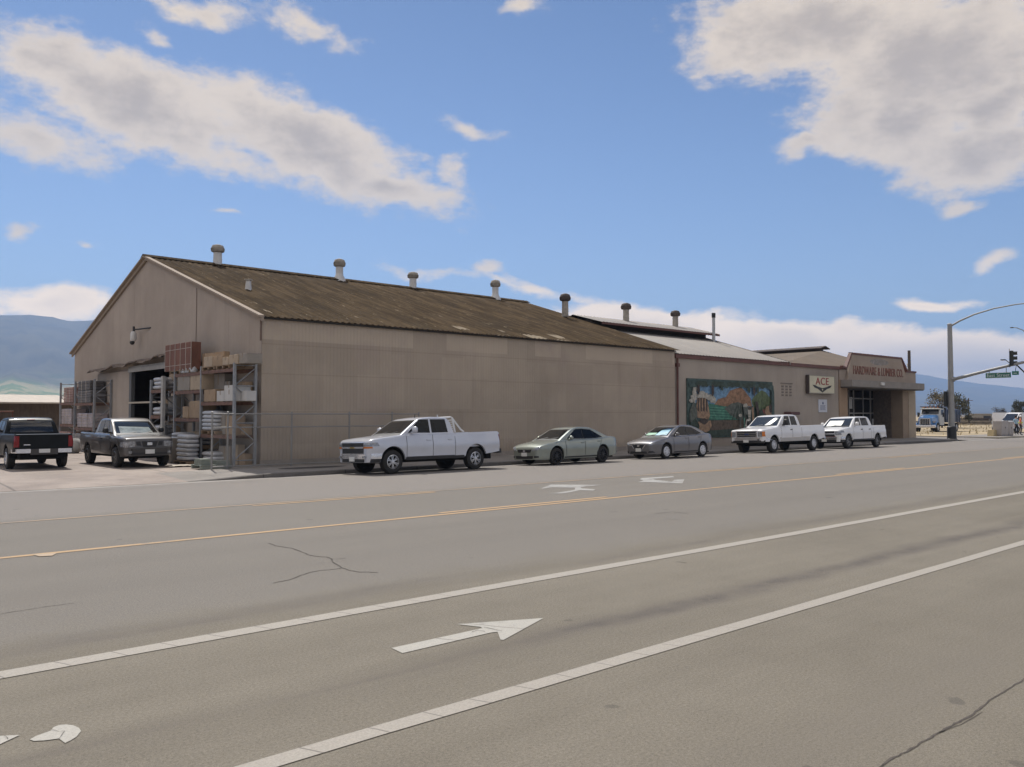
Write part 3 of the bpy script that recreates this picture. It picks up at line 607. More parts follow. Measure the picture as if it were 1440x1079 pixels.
for t, zz, wd, hh, mi in ((.07,2.4,.5,.9,0),(.07,1.3,.5,.5,0),(.3,.7,.5,.45,0),(.42,.55,.3,.5,1),(.62,.8,.45,.6,0),(.72,.5,.3,.4,2),(.9,1.0,.35,.6,0),(.33,1.4,.3,.4,2)):
    xx = gx0+(gx1-gx0)*t; off3(MB().box(xx-wd/2,xx+wd/2,GY-.035,GY-.02,zz,zz+hh)).build('window_poster', PC[mi], SF)
# hip roof with a dark ridge hood behind the parapet
mb = MB(); e0, e1, rx_, rz_ = XR+.22, 69.0, 64.3, 7.15
mb.face([(e0,29.36,5.36),(e0,46,5.36),(rx_,46,rz_),(rx_,34.2,rz_)]).face([(e0,29.36,5.36),(rx_,34.2,rz_),(e1,29.36,5.2)]).face([(e1,29.36,5.2),(rx_,34.2,rz_),(rx_,46,rz_),(e1,46,5.2)])
R3 = off3(mb).build('roof', RF3, B3)
hd_ = off3(MB().box(rx_-.35,rx_+.35,34.4,45.8,rz_-.2,rz_+.16)).build('ridge_hood', mat('hood_wall', (.09,.07,.06), .9), R3)
off3(MB().prism([(-.75,.12),(0,.30),(.75,.12),(.75,.18),(0,.38),(-.75,.18)], lambda a,b,d: (rx_+a,d,rz_+b), 34.0, 46)).build('hood_roof', mat('hood_roof_felt', (.085,.068,.062), .9, var=.3), hd_)
off3(MB().face([(69.2,46,.1),(XR,46,.1),(XR,46,5.3),(69.2,46,5.3)])).build('rear_wall', W3, B3)
# stacked goods in the dark doorway
# ------------------------------------------------------------------ things on the walls
MX0, MX1 = at_y(966.5,29)[0], at_y(1086,29)[0]; MZ0, MZ1 = .62, 3.98
mu = empty('mural', (MX0, 29.0, MZ0), 0, 'large painted landscape mural of vineyards and an orange hill on the stucco wall', 'mural')
def MC(n, c): return mat('mural_'+n, [k*.9+.012 for k in c], .8, var=.5, scale=5.5, detail=9)
teal, skyb, orange, green, grey_g, brown, white, tan, dkg, dkb, lgreen, red, hillg = [MC(*a) for a in (('teal',(.05,.085,.075)),('sky',(.15,.27,.40)),('orange',(.265,.145,.08)),('green',(.035,.15,.10)),('grey_green',(.095,.105,.085)),('brown',(.105,.075,.05)),('white',(.40,.37,.31)),('tan',(.30,.19,.115)),('dark_green',(.03,.05,.035)),('dark_brown',(.05,.035,.028)),('light_green',(.12,.30,.21)),('red',(.19,.05,.04)),('hill_green',(.10,.135,.06)))]
mm = [teal, skyb, orange, green, grey_g, brown, white, tan, dkg, dkb, lgreen, red, hillg]
PW, PH = MX1-MX0, MZ1-MZ0
mb = MB().box(0,PW,-.02,.04,0,PH,0); lay = [0]
def mp_(poly, mi):
    lay[0] += 1; yy = -.02-.0022*lay[0]; mb.face([(min(max(a,.004),.996)*PW, yy, (1-min(max(b,.004),.996))*PH) for a,b in poly], mi)
def blob(cx, cy, rx, ry, mi, n=14, j=.25, sd=0):
    rr = random.Random(sd); mp_([(cx+rx*math.cos(2*math.pi*k/n)*(1+rr.uniform(-j,j)), cy+ry*math.sin(2*math.pi*k/n)*(1+rr.uniform(-j,j))) for k in range(n)], mi)
mp_([(.06,.07),(.96,.07),(.96,.40),(.70,.46),(.30,.46),(.06,.40)], 1)
mp_([(.27,.47),(.33,.34),(.38,.31),(.42,.30),(.47,.18),(.52,.15),(.60,.11),(.645,.17),(.68,.24),(.715,.30),(.735,.46),(.60,.44),(.45,.48)], 2)
blob(.86,.36,.12,.19,12,16,.12,2)
mp_([(.225,.41),(.40,.46),(.60,.47),(.60,.70),(.23,.70)], 3)
for k in range(5): mp_([(.24,.47+.047*k),(.50,.50+.044*k),(.50,.508+.044*k),(.24,.482+.047*k)], 10)
mp_([(.40,.50),(.48,.41),(.56,.38),(.63,.42),(.68,.54),(.66,.70),(.55,.69),(.46,.60)], 4)
for k in range(5): mp_([(.545+.02*k,.44),(.552+.02*k,.44),(.50+.045*k,.69),(.485+.045*k,.69)], 8)
mp_([(.24,.71),(.62,.70),(.66,.92),(.24,.93)], 5); mp_([(.02,.90),(.5,.86),(.98,.90),(.99,.98),(.02,.98)], 8)
mp_([(.075,.62),(.10,.30),(.20,.30),(.235,.62),(.22,.69),(.10,.66)], 7)
for k in range(4): mp_([(.10+.03*k,.31),(.115+.03*k,.31),(.115+.03*k,.56),(.10+.03*k,.54)], 9)
mp_([(.08,.30),(.15,.22),(.225,.30),(.215,.32),(.10,.32)], 6)
for cx, cy, rx, ry, sd in ((.07,.22,.022,.13,1),(.055,.34,.03,.07,2),(.16,.26,.05,.05,3),(.22,.30,.05,.05,4),(.265,.34,.03,.06,5),(.03,.37,.025,.03,6)): blob(cx,cy,rx,ry,6,12,.45,sd)
blob(.05,.60,.05,.18,4,12,.3,8); blob(.17,.80,.08,.12,7,10,.35,9); blob(.16,.72,.05,.05,9,9,.3,10); blob(.05,.82,.05,.13,8,10,.3,11)
for i in range(16):
    rr = random.Random(i); cx = .05+.92*i/15; blob(cx,.06+rr.uniform(0,.03),.045,.05,8 if i%3 else 0,9,.4,20+i)
for cx, h in ((.10,.14),(.255,.16),(.36,.07),(.68,.10),(.745,.15),(.79,.12)): blob(cx,.10+h/2,.016,h/1.6,9 if h > .12 else 8,9,.3,int(cx*100))
mp_([(.755,.36),(.785,.37),(.80,.52),(.83,.72),(.80,.90),(.765,.90),(.775,.60)], 9); mp_([(.71,.48),(.735,.46),(.74,.80),(.715,.78)], 7)
mp_([(.60,.44),(.645,.42),(.67,.47),(.71,.50),(.70,.60),(.62,.62)], 4); blob(.635,.44,.03,.035,6,10,.3,51)
mp_([(.66,.52),(.70,.52),(.695,.66),(.665,.66)], 6); blob(.68,.49,.018,.03,9,9,.2,52); mp_([(.64,.70),(.69,.66),(.70,.80),(.66,.83),(.62,.82)], 6)
mp_([(.56,.62),(.575,.62),(.575,.86),(.56,.86)], 4); blob(.568,.62,.02,.03,6,8,.2,53); mp_([(.61,.66),(.618,.66),(.618,.9),(.61,.9)], 10)
mp_([(.87,.55),(.89,.46),(.92,.44),(.95,.50),(.96,.64),(.90,.66)], 7); mp_([(.84,.52),(.865,.50),(.875,.66),(.845,.66)], 11); blob(.945,.50,.02,.08,9,9,.3,54); blob(.985,.4,.022,.3,0,9,.2,55); blob(.83,.62,.035,.10,8,10,.3,56)
mb.build('painted_panel', mm, mu, recalc=False)
MB().box(-.03,PW+.03,-.015,.045,-.03,0).box(-.03,PW+.03,-.015,.045,PH,PH+.03).box(-.03,0,-.015,.045,0,PH).box(PW,PW+.03,-.015,.045,0,PH).build('frame_edge', teal, mu)
# illuminated box sign (unlit by day)
sx0, sx1 = at_y(1138,28.78)[0], at_y(1174,28.78)[0]; sz0, sz1 = at_y(1155,28.78,554)[2], at_y(1155,28.78,528)[2]
sg = empty('store_sign', ((sx0+sx1)/2, 28.78, (sz0+sz1)/2), 0, 'cream box sign with red letters and a black winged arrow above the parked white pickups', 'sign')
hw, hh = (sx1-sx0)/2, (sz1-sz0)/2
MB().rbox(-hw,hw,0,.26,-hh,hh,.03).build('sign_box', mat('sign_dark_case', (.055,.04,.035), .6), sg)
MB().box(-hw,hw,-.03,0,-hh,-hh+.06).box(-hw,hw,-.03,0,hh-.06,hh).box(-hw,-hw+.06,-.03,0,-hh+.06,hh-.06).box(hw-.06,hw,-.03,0,-hh+.06,hh-.06).build('sign_frame', mat('sign_frame_grey', (.28,.25,.2), .6), sg)
MB().box(-hw+.06,hw-.06,-.012,.0,-hh+.06,hh-.06).build('sign_face', mat('cream_sign_face', (.56,.52,.38), .5, var=.06), sg)
text_mesh('sign_lettering', 'ACE', .70, mat('sign_red', (.27,.022,.022), .5), sg, Matrix.Translation((.0,-.02,.20)) @ FACING, .012, 1.3, 1.08)
SB = mat('sign_black', (.016,.014,.014), .5)
ar = [(-.86,-.04),(-.62,-.07),(-.42,-.17),(0,-.28),(.42,-.17),(.62,-.07),(.86,-.04),(.70,-.24),(.42,-.33),(.0,-.62),(-.42,-.33),(-.70,-.24)]
MB().prism(ar, lambda a,b,d: (a*hw/1.15,d,b*hh/.72), -.024, -.013).build('arrow_emblem', SB, sg)
MB().prism([(-.1,-.34),(.1,-.34),(0,-.5)], lambda a,b,d: (a,d,b*hh/.72), -.031, -.026).build('emblem_inlay', mat('cream_sign_face', (.5,.5,.4)), sg)
nx0, nx1 = at_y(1150.5,29.04)[0], at_y(1162.5,29.04)[0]; nz0, nz1 = at_y(1156,29.04,580)[2], at_y(1156,29.04,562)[2]
nt_ = empty('notice_board', ((nx0+nx1)/2, 29.04, (nz0+nz1)/2), 0, 'small white notice board on the stucco wall below the cream sign', 'notice'); hw, hh = (nx1-nx0)/2, (nz1-nz0)/2
MB().rbox(-hw,hw,-.03,.015,-hh,hh,.01).build('board', mat('notice_white', (.55,.56,.60), .6, var=.05), nt_)
mb = MB().lathe([(0,0),(.09,0),(.09,.006),(0,.006)], (0,-.042,hh*.42), 'y', 12)
for k in range(5): mb.box(-hw*.62,hw*(.62-.1*(k%2)),-.036,-.031,-hh*.62+k*hh*.16,-hh*.56+k*hh*.16)
mb.build('notice_print', mat('notice_ink', (.10,.12,.22), .7), nt_)
# ------------------------------------------------------------------ vehicles
def pchip(pts):
    xs = [p[0] for p in pts]; ysv = [p[1] for p in pts]; n = len(xs)
    h = [xs[i+1]-xs[i] for i in range(n-1)]; dl = [(ysv[i+1]-ysv[i])/h[i] if h[i] else 0 for i in range(n-1)]
    dd = [0]*n; dd[0] = dl[0]; dd[-1] = dl[-1]
    for i in range(1, n-1): dd[i] = 0 if dl[i-1]*dl[i] <= 0 else 2*dl[i-1]*dl[i]/(dl[i-1]+dl[i])
    def f(x):
        if x <= xs[0]: return ysv[0]
        if x >= xs[-1]: return ysv[-1]
        for i in range(n-1):
            if x <= xs[i+1]:
                t = (x-xs[i])/h[i]
                return (2*t**3-3*t*t+1)*ysv[i]+(t**3-2*t*t+t)*h[i]*dd[i]+(-2*t**3+3*t*t)*ysv[i+1]+(t**3-t*t)*h[i]*dd[i+1]
    return f
TYRE = mat('tyre_rubber', (.022,.021,.020), .85, var=.25, scale=8); ALLOY = mat('alloy_rim', (.58,.58,.59), .3, .8, var=.05); RIM_W = mat('hubcap_silver', (.62,.62,.64), .35, .4, var=.05); RIM_D = mat('black_rim', (.022,.022,.024), .35, .3)
GLASS = mat('car_glass', (.014,.015,.016), .03, var=.1, spec=.85); GLASS_S = mat('car_side_glass', (.005,.007,.010), .05, var=.1, spec=.22); CHROME = mat('chrome', (.72,.72,.74), .22, .75, var=.05); PLATE = mat('plate_white', (.62,.62,.60), .5, var=.1, scale=30)
AMBER = mat('amber_lens', (.55,.17,.03), .2, var=.1); RED_L = mat('red_lens', (.19,.010,.012), .15, var=.15); LENS = mat('clear_lens', (.30,.31,.33), .08, .3, var=.5, scale=14); TRIMB = mat('black_trim', (.022,.022,.023), .55, var=.2)
WELL = mat('wheel_well', (.006,.006,.006), .95)
class Car:
    def __init__(s, c):
        s.c = c; s.L = c['L']; s.W = c['W']; s.top = pchip(c['top']); s.plan = pchip([(a, b*s.W/2) for a, b in c['plan']]); s.bot = pchip(c['bot'])
        s.roof = pchip(c['roof']); s.r0, s.r1 = c['roof'][0][0], c['roof'][-1][0]; s.vp = pchip(c.get('vp', [(.2,.93),(.42,.968),(.60,.985),(.72,.984),(.84,1.0),(.97,.998),(1.12,.972),(1.45,.93)]))
        s.bed = c.get('bed'); s.inset = c.get('inset', .05); s.tum = c.get('tum', .22); s.crown = c.get('crown', .035)
    def wid(s, S_, z): return s.plan(S_)*s.vp(z)
    def gw(s, S_, z):
        b = s.top(S_); pl = s.plan(min(max(S_, s.r0+.2), s.r1))
        return pl*s.vp(b)-s.inset-s.tum*(z-b)
    def side(s, S_, z): return s.wid(S_, z) if z <= s.top(S_)-.02 else s.gw(S_, z)
    def inside(s, S_, y, z):
        if S_ < 0 or S_ > s.L: return False
        y = abs(y)
        if z <= s.top(S_) + s.crown*(1-(y/max(.1, s.plan(S_)))**2)*(0 if s.bed and S_ > s.bed[0] else 1) and y <= s.wid(S_, z): return True
        if s.r0 <= S_ <= s.r1 and z <= s.roof(S_)+.02*(1-(y/.8)**2) and y <= s.gw(S_, z): return True
        return False
    def P(s, S_, y, z): return (s.L/2-S_, y, z)
    def proj_front(s, y, z, rear=False, start=0.0):
        st = .02; S_ = start
        g = (lambda q: s.inside(s.L-q, y, z)) if rear else (lambda q: s.inside(q, y, z))
        while S_ < s.L and not g(S_): S_ += st
        lo, hi = max(0, S_-st), S_
        for _ in range(12):
            md = (lo+hi)/2
            if g(md): hi = md
            else: lo = md
        return s.L-hi if rear else hi
    def patch(s, mb, quads, how, o=.008, depth=.03, nu=6, nv=5, mi=0, sgn=1, start=0.0):
        for q in quads:
            def pt(u, v, oo):
                a = (q[0][0]*(1-u)+q[1][0]*u)*(1-v)+(q[3][0]*(1-u)+q[2][0]*u)*v
                b = (q[0][1]*(1-u)+q[1][1]*u)*(1-v)+(q[3][1]*(1-u)+q[2][1]*u)*v
                if how == 'side': return s.P(a, sgn*(s.side(a, b)+oo), b)
                if how == 'front': return s.P(s.proj_front(a, b, False, start)-oo, a, b)
                if how == 'rear': return s.P(s.proj_front(a, b, True, start)+oo, a, b)
            g = [[pt(i/nu, j/nv, o) for i in range(nu+1)] for j in range(nv+1)]
            mb.grid(g, mi)
            edge = [(i/nu, 0) for i in range(nu)]+[(1, j/nv) for j in range(nv)]+[(1-i/nu, 1) for i in range(nu)]+[(0, 1-j/nv) for j in range(nv)]
            mb.grid([[pt(u, v, o) for u, v in edge], [pt(u, v, o-depth) for u, v in edge]], mi, closed=True)
    def body(s, mb, mi=0):
        c = s.c; st = set(round(i*.06, 3) for i in range(int(s.L/.06)+1)) | {0, .02, .05, .09, s.L, s.L-.02, s.L-.05}
        for ws in c['axles']:
            Ra = c['R']+c.get('gap', .07)
            for k in range(25): st.add(round(ws+Ra*math.cos(math.pi*k/24), 4))
            st |= {ws-Ra-.002, ws+Ra+.002}
        if s.bed: st |= {s.bed[0]-.001, s.bed[0]+.001, s.bed[1]-.001, s.bed[1]+.001}
        rows = []
        for S_ in sorted(x for x in st if 0 <= x <= s.L):
            zt, zb = s.top(S_), s.bot(S_)
            for ws in c['axles']:
                Ra = c['R']+c.get('gap', .07)
                if abs(S_-ws) <= Ra: zb = max(zb, c['R']+.02+math.sqrt(max(0, Ra*Ra-(S_-ws)**2)))
            rs = min(.07, (zt-zb)*.4); half = []
            half.append((s.wid(S_, zb)-.06, zb-.0))
            for k in range(8):
                z = zb+.015+(zt-rs-zb-.015)*k/7; half.append((s.wid(S_, z), z))
            wt = s.wid(S_, zt-rs)
            isb = s.bed and s.bed[0] < S_ < s.bed[1]
            rs2 = .03 if isb else rs
            for k in range(1, 5):
                a = math.pi/2*k/4; half.append((wt-rs2*(1-math.cos(a)), zt-rs+rs*math.sin(a)))
            if isb: half += [(wt-.09, zt), (wt-.10, s.bed[2]), (wt*.6, s.bed[2]), (wt*.3, s.bed[2]), (0, s.bed[2])]
            else:
                w0 = wt-rs
                cr = 0 if (s.bed and S_ >= s.bed[0]-.01) else s.crown*min(1, S_/.3, max(0, s.L-S_)/.2)
                half += [(w0*f, zt+cr*(1-f*f)) for f in (.8,.6,.4,.2,0)]
            rows.append([s.P(S_, y, z) for y, z in half]+[s.P(S_, -y, z) for y, z in half[-2::-1]])
        mb.grid(rows, mi); mb.face(rows[0], mi); mb.face(rows[-1][::-1], mi)
    def green(s, mb, mi=0):
        st = set(s.r0+(s.r1-s.r0)*i/44 for i in range(45)) | set(p[0] for p in s.c['roof'])
        rows = []
        for S_ in sorted(st):
            zb, zt = s.top(S_)-.05, s.roof(S_); zt = max(zt, zb+.005); rs = min(.075, (zt-zb)*.45); half = []
            for k in range(6):
                z = zb+(zt-rs-zb)*k/5; half.append((s.gw(S_, z), z))
            wt = s.gw(S_, zt-rs)
            for k in range(1, 5):
                a = math.pi/2*k/4; half.append((wt-rs*(1-math.cos(a)), zt-rs+rs*math.sin(a)))
            w0 = wt-rs; half += [(w0*f, zt+.02*(1-f*f)) for f in (.75,.5,.25,0)]
            rows.append([s.P(S_, y, z) for y, z in half]+[s.P(S_, -y, z) for y, z in half[-2::-1]])
        mb.grid(rows, mi); mb.face(rows[0], mi); mb.face(rows[-1][::-1], mi)
def wheel_mesh(Rr, wd, style, rim_r):
    t = MB().lathe([(rim_r*.98,-wd*.5+.02),(rim_r+.02,-wd*.5),(Rr-.05,-wd*.5),(Rr-.012,-wd*.42),(Rr,-wd*.25),(Rr,wd*.25),(Rr-.012,wd*.42),(Rr-.05,wd*.5),(rim_r+.02,wd*.5),(rim_r*.98,wd*.5-.02)], (0,0,0), 'y', 32, 0, False)
    r = MB().lathe([(rim_r*1.02,wd*.5-.005),(rim_r*.93,wd*.5+.006),(rim_r*.90,wd*.36),(rim_r*.88,.0)], (0,0,0), 'y', 32, 0, False)
    r.lathe([(rim_r*.9,wd*.16),(0,wd*.16)], (0,0,0), 'y', 24, 1, False); t.lathe([(rim_r*.98,-wd*.5+.02),(0,-wd*.45)], (0,0,0), 'y', 24, 0, False)
    if style == 'cap':
        r.lathe([(rim_r*.92,wd*.46),(rim_r*.55,wd*.52),(rim_r*.2,wd*.50),(0,wd*.5)], (0,0,0), 'y', 32, 0, False)
        for k in range(7):
            a = 2*math.pi*k/7; ca, sa = math.cos(a), math.sin(a)
            for w_ in (-.28, .28):
                p1 = [(rim_r*q*math.cos(a+w_*e), wd*.50+.012+.006*(q < .7), rim_r*q*math.sin(a+w_*e)) for q, e in ((.45,.5),(.82,.75),(.86,.5),(.5,.2))]
                r.add(p1, [(0,1,2,3)], 1)
    else:
        n = {'six':6,'five':5,'ten':10,'steel':8}[style]
        r.lathe([(rim_r*.30,wd*.30),(rim_r*.26,wd*.46),(0,wd*.48)], (0,0,0), 'y', 16, 0, False)
        for k in range(n):
            for da in ((-.16,.16) if style in ('six',) else (0,)):
                a = 2*math.pi*k/n+da; ww = rim_r*(.050 if style == 'six' else .105 if style == 'five' else .07 if style == 'ten' else .13)
                ca, sa = math.cos(a), math.sin(a); v = []
                for q, y_ in ((.2,wd*.42),(.95,wd*.40),(.95,wd*.22),(.2,wd*.26)):
                    for sg in (-1, 1): v.append((rim_r*q*ca-sg*ww*sa*(1.25 if q > .5 else .9), y_, rim_r*q*sa+sg*ww*ca*(1.25 if q > .5 else .9)))
                r.add(v, [(0,1,3,2),(2,3,5,4),(4,5,7,6),(6,7,1,0),(0,2,4,6),(1,7,5,3)], 0)
    return t, r
def lengthen(c, k):
    c = dict(c); q = lambda L: [(a*k, b) for a, b in L]
    for n in ('top','plan','bot','roof'): c[n] = q(c[n])
    c['L'] *= k; c['axles'] = tuple(a*k for a in c['axles']); c['windows'] = [q(w_) for w_ in c['windows']]; c['doors'] = [q(w_) for w_ in c['doors']]
    c['gaps'] = [(a*k, b, e*k, f) for a, b, e, f in c['gaps']]; c['handles'] = q(c['handles']); c['mirror'] = (c['mirror'][0]*k, c['mirror'][1])
    if c.get('bed'): c['bed'] = (c['bed'][0]*k, c['bed'][1]*k, c['bed'][2])
    c['sides'] = [(n, [q(w_) for w_ in Q], m_, o) for n, Q, m_, o in c.get('sides', []) ]
    return c
def make_vehicle(name, label, cat, cfg, loc, heading, paint_m, group=None, roll=0.0):
    c = cfg; V = Car(c); root = empty(name, loc, heading, label, cat, group); root.rotation_euler = (roll, 0, heading)
    mb = MB(); V.body(mb, 0); V.green(mb, 0)
    # panel gaps as fine dark lines on the sides
    for sgn in (1, -1):
        for (a, z0, b, z1) in c['gaps']:
            n = 8; wdt = .008; hz = abs(b-a) > abs(z1-z0)
            pts = [(a+(b-a)*i/n, z0+(z1-z0)*i/n) for i in range(n+1)]
            mb.grid([[V.P(x-(0 if hz else wdt), sgn*(V.side(x, z)+.003), z-(wdt if hz else 0)), V.P(x+(0 if hz else wdt), sgn*(V.side(x, z)+.003), z+(wdt if hz else 0))] for x, z in pts], 1)
    body = mb.build('body', [paint_m, TRIMB], root, smooth=32)
    # chassis and wheel wells
    ch = MB(); zl = c.get('floor', .30); ch.box(-V.L/2+.25, V.L/2-.35, -V.W*.36, V.W*.36, zl, zl+.22)
    for ws in c['axles']:
        x = V.L/2-ws; Ra = c['R']+c.get('gap', .07)+.012
        ch.tube([(x,-V.W*.40,c['R']),(x,V.W*.40,c['R'])], .07, 8)
        for sgn in (1, -1):
            ring = [[(x+Ra*math.cos(math.pi*k/16), sgn*yy, c['R']+.02+Ra*math.sin(math.pi*k/16)) for yy in (V.wid(ws,.8)-.03, V.W*.5-.42)] for k in range(17)]
            ch.grid(ring); ch.face([p[1] for p in ring])
    ch.build('chassis', WELL, root)
    # wheels
    t, r = wheel_mesh(c['R'], c['tw'], c['rim'], c['R']*c.get('rimr', .62)); tm = rm = None
    for ws in c['axles']:
        for sgn in (1, -1):
            yo = sgn*(V.W/2-c['tw']/2-c.get('win', .045))
            if tm is None:
                o = t.build('wheel', TYRE, root, smooth=40); q = r.build('rim', [c.get('rimm', ALLOY), WELL], o, smooth=30); tm, rm = o.data, q.data
            else:
                o = bpy.data.objects.new('wheel', tm); COL.objects.link(o); o.parent = root
                q = bpy.data.objects.new('rim', rm); COL.objects.link(q); q.parent = o
            o.location = (V.L/2-ws, yo, c['R']); o.rotation_euler = (0, R(17*(ws+sgn)), 0 if sgn > 0 else math.pi)
    def part(nm, quads, how, m_, o=.008, depth=.03, sgn=1, nu=6, nv=5, start=0.0, par=root, smooth=40):
        b = MB(); V.patch(b, quads, how, o, depth, nu, nv, 0, sgn, start); return b.build(nm, m_, par, smooth=smooth)
    for sgn in (1, -1):
        for i, q in enumerate(c['windows']):
            cx_ = sum(p_[0] for p_ in q)/4; cz_ = sum(p_[1] for p_ in q)/4
            gz = part('window', [q], 'side', GLASS_S, .009, .02, sgn)
            part('window_seal', [[(p_[0]+.022*(1 if p_[0] > cx_ else -1), p_[1]+.018*(1 if p_[1] > cz_ else -1)) for p_ in q]], 'side', TRIMB, .004, .02, sgn, par=gz)
        for i, q in enumerate([]): part('window', [q], 'side', GLASS_S, .006, .02, sgn)
        dl = []
        for q in c['doors']: dl.append(part('door', [q], 'side', paint_m, .005, .004, sgn, 12, 6))
        for i, (hs, hz_) in enumerate(c['handles']):
            y = V.side(hs, hz_); x = V.L/2-hs
            MB().rbox(x-.10, x+.10, (y-.004 if sgn > 0 else -y-.032), (y+.032 if sgn > 0 else -y+.004), hz_-.022, hz_+.022, .012).build('door_handle', c.get('handle_m', paint_m), dl[min(i, len(dl)-1)] if dl else root)
        ms, mz = c['mirror']; y = V.side(ms, mz); x = V.L/2-ms; mw, mh = c.get('mirs', (.20,.16))
        y0, y1 = (y+.06, y+.06+mw) if sgn > 0 else (-y-.06-mw, -y-.06)
        mr = MB().rbox(x-.08, x+.07, y0, y1, mz-.02, mz+mh, .05).rbox(x-.03, x+.05, (y-.03 if sgn > 0 else -y-.10), (y+.10 if sgn > 0 else -y+.03), mz-.035, mz+.03, .01)
        mr.build('mirror', c.get('mirror_m', paint_m), root, smooth=50)
    for nm, quads, how, m_, o, dp in c['patches']:
        part(nm, quads, how, m_, o, dp, start=0.0)
    for nm, quads, m_, o in c.get('sides', []):
        for sgn in (1, -1): part(nm, quads, 'side', m_, o, .03, sgn, 14, 4)
    wsh = part('windshield', [c['ws']], 'front', GLASS, .014, .03, nu=12, nv=8, start=.3)
    w0_ = c['ws']; part('windshield_seal', [((w0_[0][0]-.03,w0_[0][1]-.03),(w0_[1][0]+.03,w0_[1][1]-.03),(w0_[2][0]+.025,w0_[2][1]+.012),(w0_[3][0]-.025,w0_[3][1]+.012))], 'front', TRIMB, .006, .03, nu=12, nv=8, start=.3, par=wsh)
    for ya in (-.45, .12): part('wiper', [((ya,w0_[0][1]+.005),(ya+.02,w0_[0][1]-.01),(ya+.44,w0_[0][1]+.07),(ya+.43,w0_[0][1]+.085))], 'front', TRIMB, .03, .02, nu=6, nv=1, start=.3, par=wsh)

    if 'rw' in c: part('rear_window', [c['rw']], 'rear', GLASS, .010, .03, nu=12, nv=8)
    return root, V, body
def car_paint(n, col, metal=0.0, rough=.32): return mat(n, col, rough, metal, var=.05, scale=1.5, coat=.8)
P_SIL = car_paint('silver_paint', (.53,.545,.59), .25, .28); P_WHT = car_paint('white_paint', (.72,.72,.73)); P_WH2 = car_paint('white_paint_chalky', (.70,.70,.70), 0, .4)
P_GRN = car_paint('grey_green_paint', (.26,.285,.25), .45, .3); P_GRY = car_paint('slate_grey_paint', (.155,.15,.155), .4, .3); P_CHR = car_paint('charcoal_paint', (.085,.078,.074), .3, .36); P_BLK = mat('black_green_paint', (.004,.006,.007), .35, 0, var=.05, coat=.06, spec=.2); P_OLV = car_paint('olive_tan_paint', (.14,.12,.085), 0, .5)
def mirq(*q): return [[(-a, b) for a, b in reversed(x)] for x in q]
def both(*q): return list(q)+mirq(*q)
